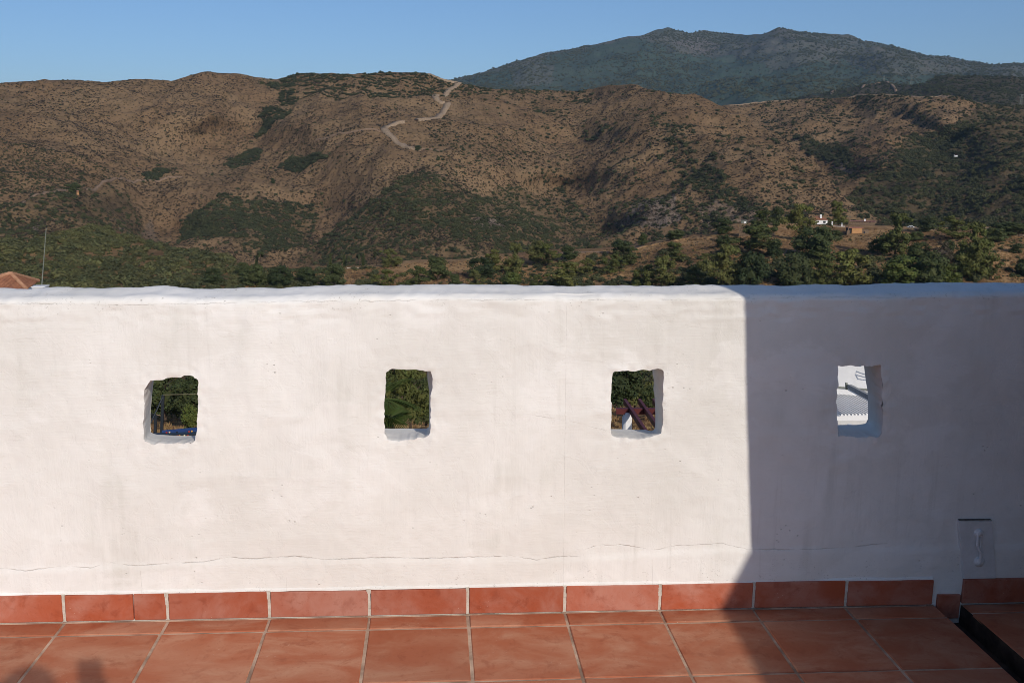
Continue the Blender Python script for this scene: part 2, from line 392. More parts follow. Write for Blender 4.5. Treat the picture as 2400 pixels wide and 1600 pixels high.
# ---- terracotta
def terracotta(name, red, pale, dark):
    t = NT(name); rnd = t.n('ShaderNodeObjectInfo').outputs['Random']
    cmb = t.n('ShaderNodeCombineXYZ')
    for i_, kk in enumerate((37.0, 91.0, 13.0)): t.link(t.math('MULTIPLY', rnd, kk), cmb.inputs[i_])
    co = t.mapping(t.coord('Object'), loc=cmb.outputs[0])
    cl = t.noise(t.mapping(co, (1, 1.9, 1)), 5.0, 6, 0.62, 0.6); sm = t.noise(co, 16, 5, 0.65, 0.5); wide = t.noise(co, 2.2, 3, 0.5)
    c = t.mix(t.ramp(cl, 0.34, 0.80), red, pale)
    c = t.mix(t.math('MULTIPLY', t.ramp(sm, 0.52, 0.72), 0.55), c, dark)
    c = t.mix(t.math('MULTIPLY', t.ramp(wide, 0.5, 0.72), 0.35), c, pale)
    c = t.mix(t.math('MULTIPLY', t.ramp(t.noise(co, 55, 4, 0.7), 0.55, 0.75), 0.4), c, dark)
    hsv = t.n('ShaderNodeHueSaturation'); t.link(c, hsv.inputs['Color']); t.link(t.math('ADD', 0.88, t.math('MULTIPLY', rnd, 0.24)), hsv.inputs['Value'])
    sp = t.ramp(t.voro(t.mapping(co, (1, 3, 3)), 42).outputs['Distance'], 0.11, 0.05)
    sp = t.math('MULTIPLY', sp, t.ramp(t.noise(co, 9, 2), 0.58, 0.66))
    c = t.mix(t.math('MULTIPLY', sp, 0.7), hsv.outputs[0], (0.62, 0.50, 0.40))
    gr = t.noise(co, 140, 3, 0.6)
    h = t.math('ADD', t.math('MULTIPLY', sm, 0.5), t.math('ADD', t.math('MULTIPLY', gr, 0.12), t.math('MULTIPLY', cl, 0.5)))
    return t.out(c, t.math('ADD', 0.5, t.math('MULTIPLY', cl, 0.3)), t.bump(h, 0.5, 0.0035), 0.22)
M_TILE = terracotta('terracotta_floor', (0.40, 0.120, 0.055), (0.50, 0.25, 0.150), (0.29, 0.075, 0.034))
M_SKIRT = terracotta('terracotta_skirting', (0.38, 0.086, 0.037), (0.47, 0.22, 0.16), (0.25, 0.050, 0.021))
M_GROUT = simple('grout', (0.60, 0.43, 0.31), (0.25, 0.16, 0.11), 9, 0.9, 0.8, 0.004)
M_GROUTW = simple('pale_grout', (0.62, 0.56, 0.48), (0.48, 0.42, 0.34), 60, 0.9, 0.8, 0.003)

TS, GW = 0.33, 0.0095; X0 = -1.2274; W1 = 0.1005
XCH0, XCH1 = 1.742, 1.836             # the gutter
# floor bed (grout surface) with the gutter cut in it
def strip(x0, x1, y0, y1, z): return [(x0, y0, zf(x0) + z), (x1, y0, zf(x1) + z), (x1, y1, zf(x1) + z), (x0, y1, zf(x0) + z)]
bm = bmesh.new()
def q4(a): bm.faces.new([bm.verts.new(v) for v in a])
YB = -9.0
q4(strip(-6.0, XCH0 - 0.004, YB, 0.02, -0.0035)); q4(strip(XCH1 + 0.004, 7.0, YB, 0.02, -0.0035))
dg = 0.075
obj_floor = bm; bm = bmesh.new()
q4(strip(XCH0 - 0.004, XCH1 + 0.004, YB, 0.02, -dg))
for x in (XCH0 - 0.004, XCH1 + 0.004):
    q4([(x, YB, zf(x) - dg), (x, 0.02, zf(x) - dg), (x, 0.02, zf(x) - 0.0035), (x, YB, zf(x) - 0.0035)])
gutter_bm = bm; bm = obj_floor
floor_o = structure(obj('terrace_floor', bm, M_GROUT), 'terracotta tiled terrace floor with a drain gutter along its right side')

obj('gutter', gutter_bm, simple('dirty_mortar', (0.085, 0.06, 0.045), (0.04, 0.028, 0.022), 14, 0.95, 0.8, 0.006, 0.1), floor_o)  # gutter bed and sides coloured much darker than the floor grout
def tile_mesh(wx, wy, th=0.012):
    bm = boxmesh((-wx / 2, -wy / 2, -th), (wx / 2, wy / 2, 0.0), 0.0028, 1); me = bpy.data.meshes.new('tile'); bm.normal_update(); bm.to_mesh(me); bm.free()
    me.materials.append(M_TILE); return me
cache = {}
tilt = math.atan(SLOPE)
def put_tile(xa, xb, ya, yb, dz=0.0, rough=1.0):
    wx, wy = round(xb - xa - GW, 4), round(yb - ya - GW, 4)
    if (wx, wy) not in cache: cache[(wx, wy)] = tile_mesh(wx, wy)
    o = bpy.data.objects.new('tile', cache[(wx, wy)]); COL.objects.link(o); o.parent = floor_o
    xm = (xa + xb) / 2
    o.location = (xm + random.uniform(-1, 1) * 0.0014 * rough, (ya + yb) / 2 + random.uniform(-1, 1) * 0.0014 * rough, zf(xm) + dz + random.uniform(-0.0008, 0.0012))
    o.rotation_euler = (random.uniform(-1, 1) * 0.0022, -tilt + random.uniform(-1, 1) * 0.0022, random.uniform(-1, 1) * 0.003)
rows = [(-W1, -0.012)] + [(-W1 - (k_ + 1) * TS, -W1 - k_ * TS) for k_ in range(9)]
for (ya, yb) in rows:
    for i_ in range(-6, 9): put_tile(X0 + i_ * TS, X0 + (i_ + 1) * TS, ya, yb)
rows2 = [(-0.075, -0.012)] + [(-0.075 - (k_ + 1) * TS, -0.075 - k_ * TS) for k_ in range(3)]
for (ya, yb) in rows2:
    for i_ in range(4): put_tile(XCH1 + i_ * TS, XCH1 + (i_ + 1) * TS, ya, yb, 0.001)

# skirting tiles stand against the parapet, mortar between them
SKH = 0.095
def skirt(xa, xb, h=SKH, lift=0.0, tint=None):
    wx = xb - xa - GW; bm = boxmesh((-wx / 2, -0.0105, 0.0), (wx / 2, 0.010, h - 0.004), 0.0022, 1)
    o = obj('skirting_tile', bm, M_SKIRT, parapet); xm = (xa + xb) / 2
    o.location = (xm, -0.004 + random.uniform(-0.0008, 0.0008), zf(xm) + 0.003 + lift); o.rotation_euler = (-0.02 + random.uniform(-0.008, 0.008), -tilt + random.uniform(-0.003, 0.003), 0)
for i_ in range(-6, 9):
    xa, xb = X0 + i_ * TS, X0 + (i_ + 1) * TS
    if i_ == 0:
        xm = float(on_wall(314, 1410)[0]); skirt(xa, xm + GW * 0.35, 0.094); skirt(xm - GW * 0.35, xb, 0.095)
    elif i_ == 8: skirt(xa, 1.728 + GW / 2)
    else: skirt(xa, xb, SKH + random.uniform(-0.003, 0.003))
for i_ in range(4): skirt(XCH1 - 0.004 + i_ * TS, XCH1 - 0.004 + (i_ + 1) * TS, 0.094, 0.002)
skirt(1.742, 1.836, 0.093, -0.055)   # the little tile at the mouth of the gutter
bm = bmesh.new(); rr = random.Random(3)
for i_ in list(range(-5, 9)):
    x = X0 + i_ * TS; z0 = zf(x); n = 7
    for s in range(n):
        a, b = z0 + (SKH + 0.002) * s / n, z0 + (SKH + 0.002) * (s + 1) / n; w_ = GW * 0.62 + rr.uniform(-0.001, 0.0012); yy = -0.0085 - rr.uniform(0, 0.004)
        box(bm, (x - w_ + rr.uniform(-0.001, 0.001), yy, a), (x + w_ + rr.uniform(-0.001, 0.001), 0.01, b - 0.0002))
mortar = obj('mortar_joint', bm, M_GROUTW, parapet); bm = bmesh.new()
# brown grout along the foot of the skirting and a lip of plaster over it
for i_ in range(300):
    x = -2.6 + i_ * 0.0145; w_ = 0.0145
    if x > 1.70: break
    hgt = 0.0015 + 0.0035 * max(0, fbm(np.array([x * 6.0]), np.array([2.2]), 8)[0])
    box(bm, (x, -0.0165, zf(x) - 0.002), (x + w_, -0.0125, zf(x) + hgt))
obj('foot_grout', bm, M_GROUT, parapet)
bm = bmesh.new(); n = 420; xsL = np.linspace(-2.6, 1.728, n); prof = []
for i_, x in enumerate(xsL):
    zt = zf(x) + SKH - 0.001 + 0.0022 * fbm(np.array([x * 11]), np.array([0.4]), 31)[0]; th = 0.0075 + 0.003 * fbm(np.array([x * 17]), np.array([4.4]), 33)[0]
    prof.append([bm.verts.new((x, 0.002, zt - 0.002)), bm.verts.new((x, -th, zt)), bm.verts.new((x, -th * 0.8, zt + 0.006)), bm.verts.new((x, 0.003, zt + 0.016))])
for a, b in zip(prof, prof[1:]):
    for k_ in range(3): bm.faces.new((a[k_], b[k_], b[k_ + 1], a[k_ + 1]))
lip = obj('plaster_lip', bm, M_WALL, parapet)

# painted-over plate with a hasp, low on the wall at the right
pc = np.array([on_wall(2150 + a * 250 / 1568, 1170 + b * 250 / 1568) for a, b in ((575, 295), (1080, 290), (1140, 1140), (650, 1150))])
bm = bmesh.new()
vs = [bm.verts.new((p[0], 0.001, p[2])) for p in pc] + [bm.verts.new((p[0], -0.0115, p[2])) for p in pc]
for f in ((4, 5, 6, 7), (0, 1, 5, 4), (1, 2, 6, 5), (2, 3, 7, 6), (3, 0, 4, 7)): bm.faces.new([vs[k_] for k_ in f])
bmesh.ops.bevel(bm, geom=[e for e in bm.edges if not e.is_boundary], offset=0.003, segments=2, affect='EDGES')
bmesh.ops.recalc_face_normals(bm, faces=bm.faces[:])
M_PLATE = simple('thick_white_paint', (0.74, 0.72, 0.70), (0.66, 0.64, 0.61), 30, 0.55, 0.4, 0.003, 0.4)
plate = tag(obj('cover_plate', bm, M_PLATE), 'painted-over flat plate with a knobbed handle, low on the shaded wall above the gutter', 'plate')
for (ax, az), (bx, bz) in ((pc[0][[0, 2]], pc[1][[0, 2]]), (pc[3][[0, 2]], pc[2][[0, 2]])):
    bm = bmesh.new(); sgn = 1 if az > 0.2 else -1; beam(bm, (ax + 0.004, -0.006, az + 0.0022 * sgn), (bx - 0.004, -0.006, bz + 0.0022 * sgn), 0.012, 0.0014); obj('gap', bm, simple('dark_gap', (0.12, 0.105, 0.095), (0.08, 0.07, 0.062)), plate)
def boss(cx, cz, r):
    bm = bmesh.new(); bmesh.ops.create_uvsphere(bm, u_segments=20, v_segments=12, radius=r); bmesh.ops.scale(bm, vec=(1, 0.75, 1.05), verts=bm.verts[:])
    tube(bm, [(0, 0.012, 0), (0, -0.001, 0), (0, -0.004, 0)], [r * 1.35, r * 1.3, r * 1.0], 20)
    o = obj('boss', bm, M_PLATE, plate, (cx, -0.014, cz)); o.data.polygons.foreach_set('use_smooth', np.ones(len(o.data.polygons), bool))
b1 = on_wall(2150 + 868 * 250 / 1568, 1170 + 475 * 250 / 1568); b2 = on_wall(2150 + 882 * 250 / 1568, 1170 + 890 * 250 / 1568)
boss(b1[0], b1[2], 0.0125); boss(b2[0], b2[2], 0.0145)
bm = bmesh.new(); tube(bm, [(b1[0] - 0.006, -0.02, b1[2]), (b1[0] - 0.007, -0.024, b1[2] - 0.04), (b2[0] - 0.004, -0.024, b2[2] + 0.035), (b2[0] - 0.003, -0.02, b2[2])], [0.004, 0.0045, 0.0045, 0.005], 10)
tube(bm, [(b1[0] + 0.008, -0.018, b1[2]), (b1[0] + 0.007, -0.021, b1[2] - 0.05), (b2[0] + 0.006, -0.018, b2[2])], [0.003, 0.003, 0.003], 8)
hd = obj('handle', bm, M_PLATE, plate)

# ---- the unseen house behind the viewer on the right, shaped to throw the big shadow
zr = 1.9  # roof kept low so more sky light reaches the shaded wall
def back_to_sun(p, z): k_ = (z - p[2]) / -SUN_DIR[2]; return Vector(p) - Vector(SUN_DIR) * k_
e1, e2, e3, e4 = [back_to_sun(p, zr) for p in ((1.071, 0, 0.205), (0.962, 0, -0.019), (0.968, -0.2, -0.019), (0.955, -0.486, -0.018))]
ta = math.tan(SUN_AZ); yA = -1.4
xtop = 1.013 + (-yA) * ta; xbot = 1.071 + (-yA) * ta
lean = (xbot - xtop) / 0.75           # the corner leans to slant its shadow edge
drop = -yA * math.tan(SUN_EL) / math.cos(SUN_AZ)
def xA(z): return xbot - lean * (z - drop - 0.173)
e5 = Vector((e4.x - 0.1, -8.6))
foot = [(None, yA), (7.0, yA), (7.0, -8.6), (e5.x, -8.6), (e4.x, e4.y), (e3.x, e3.y), (e2.x, e2.y), (e1.x, e1.y), (e1.x - 0.03, e1.y + 0.4)]
bm = bmesh.new(); lo, hi = [], []
for (x, y) in foot:
    lo.append(bm.verts.new((xA(-0.03) if x is None else x, y, zf(2.0) - 0.03))); hi.append(bm.verts.new((xA(1.95) if x is None else x, y, 1.95 if y == yA else zr)))
for i_ in range(len(foot)):
    j = (i_ + 1) % len(foot); bm.faces.new((lo[i_], lo[j], hi[j], hi[i_]))
bm.faces.new(hi); bm.faces.new(lo[::-1]); bmesh.ops.triangulate(bm, faces=bm.faces[:]); bmesh.ops.recalc_face_normals(bm, faces=bm.faces[:])
house = empty('shading_house', (3.5, -4.0, 0)); tag(house, 'unseen low house, coloured ochre for warm bounce, whose corner shades the right of the parapet', 'house')
def child(name, me, mat, par):
    o = obj(name, me, mat, par); o.matrix_parent_inverse = Matrix.Translation(par.location).inverted(); return o
bm2 = boxmesh((1.9, -1.398, 2.0), (7.0, -0.5, 2.12), 0.01)  # unseen slab added to block sky light and darken the right end
child('eave', bm2, simple('brown_eave', (0.16, 0.10, 0.07), (0.12, 0.075, 0.05), 8), house)
child('wall', bm, simple('ochre_bounce_render', (0.70, 0.53, 0.38), (0.64, 0.47, 0.33), 2, 0.85, 0.3, 0.01), house)  # ochre picked to bounce warm light onto the shaded parapet
bm = bmesh.new(); box(bm, (3.2, yA + 0.002, -0.05), (4.1, yA + 0.03, 1.8)); child('door', bm, simple('brown_door', (0.12, 0.06, 0.03), (0.09, 0.045, 0.025), 8), house)
# the building under the terrace
bm = bmesh.new(); box(bm, (-6.0, -9.0, -9.0), (7.0, 0.14, -0.15)); under = tag(obj('terrace_building', bm, M_WHITE), 'white building that carries the tiled terrace and its parapet', 'building')

# ================================================================== THE LAND
class RBF:                                            # thin-plate surface through surveyed points
    def __init__(s, pts, sx=260.0, sy=110.0, lam=0.02):
        p = np.array(pts, float); s.c = p[:, :2] / [sx, sy]; s.s = np.array([sx, sy]); n = len(p)
        d = np.hypot(*(s.c[:, None] - s.c[None]).transpose(2, 0, 1)); K = s.k(d) + lam * np.eye(n)
        Q = np.c_[np.ones(n), s.c]; A = np.block([[K, Q], [Q.T, np.zeros((3, 3))]])
        s.w = np.linalg.solve(A, np.r_[p[:, 2], 0, 0, 0])
    @staticmethod
    def k(d): return np.where(d > 1e-9, d * d * np.log(np.maximum(d, 1e-9)), 0)
    def __call__(s, x, y):
        sh = np.shape(x); q = np.stack([np.ravel(x), np.ravel(y)], -1) / s.s; o = np.empty(len(q))
        for i in range(0, len(q), 20000):
            b = q[i:i + 20000]; d = np.hypot(b[:, None, 0] - s.c[None, :, 0], b[:, None, 1] - s.c[None, :, 1])
            o[i:i + 20000] = s.k(d) @ s.w[:-3] + s.w[-3] + b @ s.w[-2:]
        return o.reshape(sh)

def warp(px, py, amp=9.0, seed=90):
    return (px + amp * fbm(px / 34.0, py / 26.0, seed, 3) + amp * .4 * fbm(px / 9.0, py / 7.0, seed + 3, 2),
            py + amp * .8 * fbm(px / 31.0, py / 24.0, seed + 7, 3))
class Hill:
    def __init__(s, name, crest, pts, pybot, x0, x1, ncol, nrow, amp, wl, mat, green=(), pale=(), rock=(), back=((25, 6), (90, 34), (220, 100)), label=None, seed=1, crest_rough=1.0, power=1.0):
        s.px0, s.px1, s.ncol, s.nrow = x0, x1, ncol, nrow
        crest = np.array(crest, float); px = np.linspace(x0, x1, ncol); s.pxs = px
        s.cr = np.interp(px, crest[:, 0], crest[:, 1]) + crest_rough * fbm(px / 11.0, px * 0, seed + 5, 3)
        s.bot = np.interp(px, [p[0] for p in pybot], [p[1] for p in pybot]) if hasattr(pybot, '__len__') else np.full(ncol, float(pybot))
        u = np.linspace(0, 1, nrow) ** power; s.u = u
        PX = np.broadcast_to(px, (nrow, ncol)); PY = s.bot[None] + (s.cr - s.bot)[None] * u[:, None]
        s.PX, s.PY = PX, PY
        R = RBF(pts)(np.clip(PX, -150, 2550), PY)
        W = at_range(PX, PY, R)
        a = amp * np.clip((s.PY - s.cr[None]) / (14.0 if amp < 40 else 40.0), 0.25 if amp < 40 else 0.1, 1)
        W = W.copy(); W[..., 2] += a * ((ridged(W[..., 0] / wl, W[..., 1] / wl, seed, 4) - 0.55) * 1.7 + 0.32 * (ridged(W[..., 0] / (wl * 0.27), W[..., 1] / (wl * 0.27), seed + 40, 3) - 0.55) * 2)
        s.W = W
        rows = [W[i] for i in range(nrow)]
        d = W[-1] - CAM; hd = d[:, :2] / np.hypot(d[:, 0], d[:, 1])[:, None]
        for dr, dz in back:
            q = W[-1].copy(); q[:, :2] += hd * dr; q[:, 2] -= dz; rows.append(q)
        G = np.array(rows); n = len(G); idx = np.arange(n * ncol).reshape(n, ncol)
        q = np.stack([idx[:-1, :-1], idx[:-1, 1:], idx[1:, 1:], idx[1:, :-1]], -1).reshape(-1, 4)
        me = mesh_from(name, G.reshape(-1, 3), q, True)
        wx, wy = warp(PX, PY)
        for nm, polys in (('green', green), ('pale', pale), ('rock', rock)):
            v = np.zeros(PX.shape)
            for p in polys:
                st = 1.0
                if isinstance(p, tuple): p, st = p
                v = np.maximum(v, in_poly(wx, wy, p) * st)
            full = np.zeros((n, ncol)); full[:nrow] = v; full[nrow:] = v[-1]
            at = me.attributes.new(nm, 'FLOAT', 'POINT'); at.data.foreach_set('value', full.astype(np.float32).ravel())
        s.o = structure(obj(name, me, mat), label)
    def pos(s, px, py):
        px = np.asarray(px, float); py = np.asarray(py, float)
        c = np.clip((px - s.px0) / (s.px1 - s.px0) * (s.ncol - 1), 0, s.ncol - 1.001); ci = c.astype(int); f = c - ci
        cr = s.cr[ci] * (1 - f) + s.cr[ci + 1] * f; bt = s.bot[ci] * (1 - f) + s.bot[ci + 1] * f
        u = np.clip((py - bt) / (cr - bt), 0, 1); r = np.clip(np.interp(u, s.u, np.arange(s.nrow)), 0, s.nrow - 1.001); ri = r.astype(int); g_ = (r - ri)[..., None]; f = f[..., None]
        return (s.W[ri, ci] * (1 - f) + s.W[ri, ci + 1] * f) * (1 - g_) + (s.W[ri + 1, ci] * (1 - f) + s.W[ri + 1, ci + 1] * f) * g_
    def inside(s, px, py): 
        return py > np.interp(px, s.pxs, s.cr)
    def point(s, px, py): return Vector(s.pos(np.array([px]), np.array([py]))[0])

def land_material(name, brown, tan, dark, green, rockc, sc=1.0, speck=0.75, rows_=0.0):
    t = NT(name); co = t.coord('Object')
    big = t.noise(co, 0.011 / sc, 5, 0.6); mid = t.noise(co, 0.075 / sc, 4, 0.6)
    c = t.mix(t.ramp(big, 0.36, 0.66), brown, tan)
    c = t.mix(t.math('MULTIPLY', t.ramp(mid, 0.5, 0.7), 0.45), c, dark)
    v = t.voro(co, 0.38 / sc); dots = t.ramp(v.outputs['Distance'], 0.46, 0.24)
    vn = t.n('ShaderNodeSeparateColor'); t.link(v.outputs['Color'], vn.inputs[0])
    dots = t.math('MULTIPLY', dots, t.ramp(vn.outputs[0], 0.25, 0.6))
    c = t.mix(t.math('MULTIPLY', dots, speck), c, dark)
    v3 = t.voro(co, 0.17 / sc); d3 = t.math('MULTIPLY', t.ramp(v3.outputs['Distance'], 0.42, 0.2), t.ramp(t.noise(co, 0.02 / sc, 3, 0.6), 0.36, 0.56))
    c = t.mix(t.math('MULTIPLY', d3, 0.62), c, dark)
    v2 = t.voro(co, 0.55 / sc); pal = t.math('MULTIPLY', t.ramp(v2.outputs['Distance'], 0.4, 0.2), t.ramp(t.noise(co, 0.03 / sc, 3), 0.48, 0.68))
    c = t.mix(t.math('MULTIPLY', pal, 0.55), c, tan)
    fine = t.noise(co, 1.3 / sc, 4, 0.7)
    c = t.mix(t.math('MULTIPLY', t.ramp(fine, 0.5, 0.75), 0.35), c, dark)
    Z = t.xyz(co)[2]
    cont = t.math('SINE', t.math('ADD', t.math('MULTIPLY', Z, 2.3 / sc), t.math('MULTIPLY', mid, 9.0)))
    cont = t.math('MULTIPLY', t.ramp(cont, 0.1, 0.9), t.ramp(t.noise(co, 0.008 / sc, 3), 0.42, 0.62))
    c = t.mix(t.math('MULTIPLY', cont, 0.2), c, dark)
    gm = t.attr('green'); gcol = t.mix(t.ramp(t.noise(co, 0.16 / sc, 4, 0.65), 0.35, 0.65), green, dark)
    c = t.mix(t.math('MULTIPLY', gm, 0.8), c, gcol)
    c = t.mix(t.math('MULTIPLY', t.attr('pale'), 0.8), c, tan)
    rk = t.mix(t.ramp(t.noise(co, 0.35 / sc, 5, 0.7), 0.4, 0.6), rockc, tuple(v_ * 0.45 for v_ in rockc))
    c = t.mix(t.math('MULTIPLY', t.attr('rock'), 0.7), c, rk)
    h = t.math('ADD', t.math('ADD', t.math('MULTIPLY', dots, 0.8), t.math('MULTIPLY', fine, 0.5)), mid)
    return t.out(c, 0.95, t.bump(h, 1.0, 0.9 * sc), 0.05)
M_HILL = land_material('dry_hillside', (0.180, 0.112, 0.060), (0.228, 0.150, 0.082), (0.056, 0.043, 0.023), (0.042, 0.046, 0.026), (0.21, 0.17, 0.14))
M_HILL2 = land_material('wooded_hillside', (0.115, 0.075, 0.052), (0.19, 0.128, 0.084), (0.055, 0.043, 0.029), (0.035, 0.042, 0.024), (0.20, 0.17, 0.145), 1.2)
M_MOUNT = land_material('mountain_side', (0.072, 0.080, 0.062), (0.115, 0.104, 0.085), (0.052, 0.068, 0.050), (0.050, 0.080, 0.052), (0.19, 0.155, 0.135), 4.5, 0.6)
M_NEAR = land_material('dry_grass_slope', (0.215, 0.122, 0.060), (0.38, 0.235, 0.112), (0.10, 0.062, 0.034), (0.045, 0.050, 0.024), (0.24, 0.16, 0.11), 0.35, 0.6)

def pts_of(ox, oy, s, lst): return [(ox + a / s, oy + b / s) for a, b in lst]
# --- far mountain
mount = Hill('mountain', [(600, 262), (900, 225), (1029, 190), (1063, 187), (1125, 172), (1170, 157), (1217, 142), (1270, 127), (1330, 118), (1360, 112), (1430, 97), (1470, 87), (1500, 85), (1535, 71), (1565, 64), (1590, 73), (1615, 79), (1647, 72), (1680, 75), (1730, 80), (1785, 81), (1800, 76), (1825, 65), (1850, 70), (1880, 77), (1930, 80), (1970, 83), (1990, 82), (2005, 88), (2025, 98), (2042, 98), (2070, 103), (2098, 108), (2130, 118), (2180, 131), (2220, 130), (2260, 141), (2324, 153), (2367, 150), (2400, 151), (2700, 190), (3100, 260)],
    [(600, 262, 5200), (1063, 187, 5000), (1330, 118, 5300), (1565, 64, 5600), (1700, 78, 5900), (1825, 65, 5600), (1990, 82, 5700), (2220, 130, 5600), (2400, 151, 5700), (3000, 260, 5600),
     (1200, 200, 4300), (1380, 170, 4700), (1450, 220, 3900), (1560, 150, 4800), (1620, 200, 4400), (1700, 160, 5200), (1720, 240, 3600), (1860, 150, 4700), (1900, 210, 3900), (1980, 160, 5000), (2080, 170, 4400), (2200, 180, 4800), (2350, 190, 4600), (900, 300, 3600), (1500, 320, 3100), (2100, 320, 3100), (2500, 320, 3300)],
    330, 500, 3000, 560, 130, 75, 620, M_MOUNT,
    green=[[(1100, 190), (1180, 160), (1300, 130), (1450, 95), (1520, 90), (1580, 130), (1700, 150), (1800, 170), (1950, 165), (2100, 190), (2300, 190), (2500, 340), (800, 340), (1000, 230)]],
    rock=[([(1580, 95), (1640, 85), (1690, 110), (1650, 130), (1600, 118)], 0.6), ([(1690, 95), (1760, 98), (1800, 130), (1740, 140)], 0.35), ([(1800, 72), (1850, 76), (1900, 100), (1830, 100)], 0.35), ([(1190, 150), (1290, 150), (1300, 185), (1210, 195)], 0.5)],
    back=((300, 120), (1200, 600)), label='long blue-green mountain ridge with two rocky summits', seed=5, crest_rough=1.2)
# --- wooded hill far right
hill4 = Hill('wooded_hill', [(1500, 300), (1690, 262), (1778, 243), (1804, 236), (1850, 232), (1900, 226), (1951, 215), (1985, 207), (2020, 199), (2045, 198), (2072, 194), (2100, 197), (2133, 199), (2168, 195), (2194, 180), (2220, 178), (2259, 181), (2324, 181), (2400, 184), (2700, 170), (3000, 190)],
    [(1500, 300, 2400), (1804, 236, 2450), (2072, 194, 2500), (2220, 178, 2450), (2400, 184, 2500), (2900, 180, 2500), (1900, 262, 2150), (2100, 250, 2100), (2280, 240, 2050), (2400, 250, 2050), (2200, 300, 1850), (2500, 320, 1800), (1600, 330, 1900), (2900, 330, 1800)],
    330, 1450, 3000, 420, 70, 22, 210, M_HILL2, green=[[(1780, 225), (2000, 195), (2200, 170), (2900, 160), (2900, 340), (1500, 340), (1500, 290)]],
    label='dark wooded hill with dirt tracks behind the right-hand slopes', seed=15)
# --- brown hill right
hill3 = Hill('brown_hill', [(1350, 330), (1600, 268), (1708, 249), (1778, 242), (1847, 235), (1934, 231), (1986, 230), (2020, 222), (2060, 224), (2107, 226), (2150, 229), (2194, 228), (2216, 221), (2246, 231), (2302, 246), (2346, 252), (2400, 249), (2700, 255), (3000, 280)],
    [(1350, 330, 1500), (1708, 249, 1500), (1934, 231, 1480), (2020, 222, 1430), (2216, 221, 1400), (2302, 246, 1400), (2400, 249, 1480), (2900, 270, 1500),
     (1900, 290, 1330), (1850, 360, 1200), (2010, 300, 1350), (2080, 330, 1170), (2130, 290, 1300), (2200, 280, 1220), (2230, 350, 1220), (2100, 400, 1030), (1960, 420, 1100), (1930, 480, 930), (2240, 420, 1060), (2400, 330, 1130), (2330, 350, 1120), (2330, 420, 960), (2200, 480, 880), (2060, 500, 840), (1850, 520, 820), (2400, 480, 820), (2900, 480, 830), (1500, 520, 900), (2300, 560, 720), (1800, 580, 740), (2100, 580, 730), (2600, 600, 700)],
    590, 1300, 3000, 640, 190, 13, 120, M_HILL,
    green=[([(2130, 330), (2230, 300), (2290, 260), (2420, 255), (2900, 260), (2900, 600), (1800, 600), (1850, 500), (1980, 470), (2080, 400)], 0.8), [(2140, 350), (2260, 320), (2260, 400), (2170, 430), (2110, 420)], [(1850, 320), (1960, 340), (2010, 380), (2000, 400), (1900, 370)]],
    rock=[[(1950, 385), (1985, 382), (2000, 415), (1965, 425)], [(2200, 225), (2230, 226), (2235, 240), (2210, 238)]], pale=[[(2190, 222), (2225, 221), (2232, 232), (2200, 234)], [(2000, 222), (2060, 223), (2060, 229), (2000, 230)]],
    label='brown hill dotted with dark trees below the wooded skyline at right', seed=25)
# --- the main range
mcrest = [(-700, 230), (-200, 205), (0, 199), (57, 192), (142, 190), (249, 193), (306, 186), (344, 185), (402, 190), (451, 178), (486, 172), (528, 175), (566, 176), (597, 185), (647, 189), (689, 179), (708, 175), (800, 174), (853, 175), (914, 174), (995, 174), (1018, 182), (1044, 192), (1075, 199), (1102, 201), (1125, 207), (1197, 211), (1274, 213), (1350, 213), (1400, 205), (1427, 200), (1477, 196), (1500, 202), (1543, 217), (1587, 222), (1626, 219), (1647, 226), (1682, 243), (1708, 254), (1745, 268), (1790, 300), (1830, 318), (1868, 360), (1905, 378), (1945, 420), (1985, 470), (2060, 520), (2120, 575), (2180, 620), (3000, 700)]
mp = [(-600, 215, 1250), (0, 199, 1260), (250, 193, 1240), (486, 172, 1260), (647, 189, 1290), (800, 174, 1260), (995, 174, 1220), (1197, 211, 1280), (1350, 213, 1300), (1477, 196, 1200), (1626, 219, 1130), (1708, 254, 1090), (1840, 335, 960), (2000, 450, 830), (2180, 620, 720),
      (60, 300, 1060), (180, 300, 1080), (330, 300, 1120), (480, 280, 1110), (590, 300, 1170), (600, 230, 1225), (700, 300, 1060), (540, 390, 1075), (420, 420, 1010), (100, 400, 900), (250, 400, 970), (330, 470, 950), (375, 540, 910), (160, 480, 800), (60, 520, 770), (250, 540, 790),
      (800, 350, 960), (900, 320, 970), (985, 345, 930), (985, 400, 850), (975, 480, 770), (960, 560, 720), (760, 440, 930), (750, 500, 905), (690, 600, 790), (830, 480, 850), (800, 590, 745),
      (540, 455, 900), (560, 520, 830), (560, 600, 770), (450, 500, 895), (430, 570, 840),
      (1080, 300, 1010), (1120, 400, 880), (1200, 300, 1060), (1240, 400, 940), (1345, 330, 1110), (1310, 440, 1000), (1400, 540, 850), (1150, 500, 780), (1280, 540, 790), (1130, 600, 700), (1330, 600, 740),
      (1470, 300, 1020), (1440, 400, 930), (1460, 500, 820), (1560, 300, 985), (1640, 300, 985), (1600, 400, 890), (1700, 400, 850), (1600, 500, 790), (1760, 470, 780), (1500, 590, 730), (1700, 590, 720), (-500, 560, 800), (0, 620, 730), (-600, 400, 950), (2300, 690, 660), (1900, 640, 690)]
DOME = [(415, 565), (440, 510), (475, 475), (530, 450), (600, 458), (680, 480), (745, 492), (735, 530), (700, 590), (640, 603), (560, 590), (480, 560)]
PYR = [(985, 395), (1040, 412), (1110, 440), (1180, 445), (1260, 462), (1320, 475), (1400, 520), (1470, 560), (1480, 610), (1200, 640), (900, 640), (690, 615), (735, 575), (800, 520), (850, 480), (900, 445), (950, 410)]
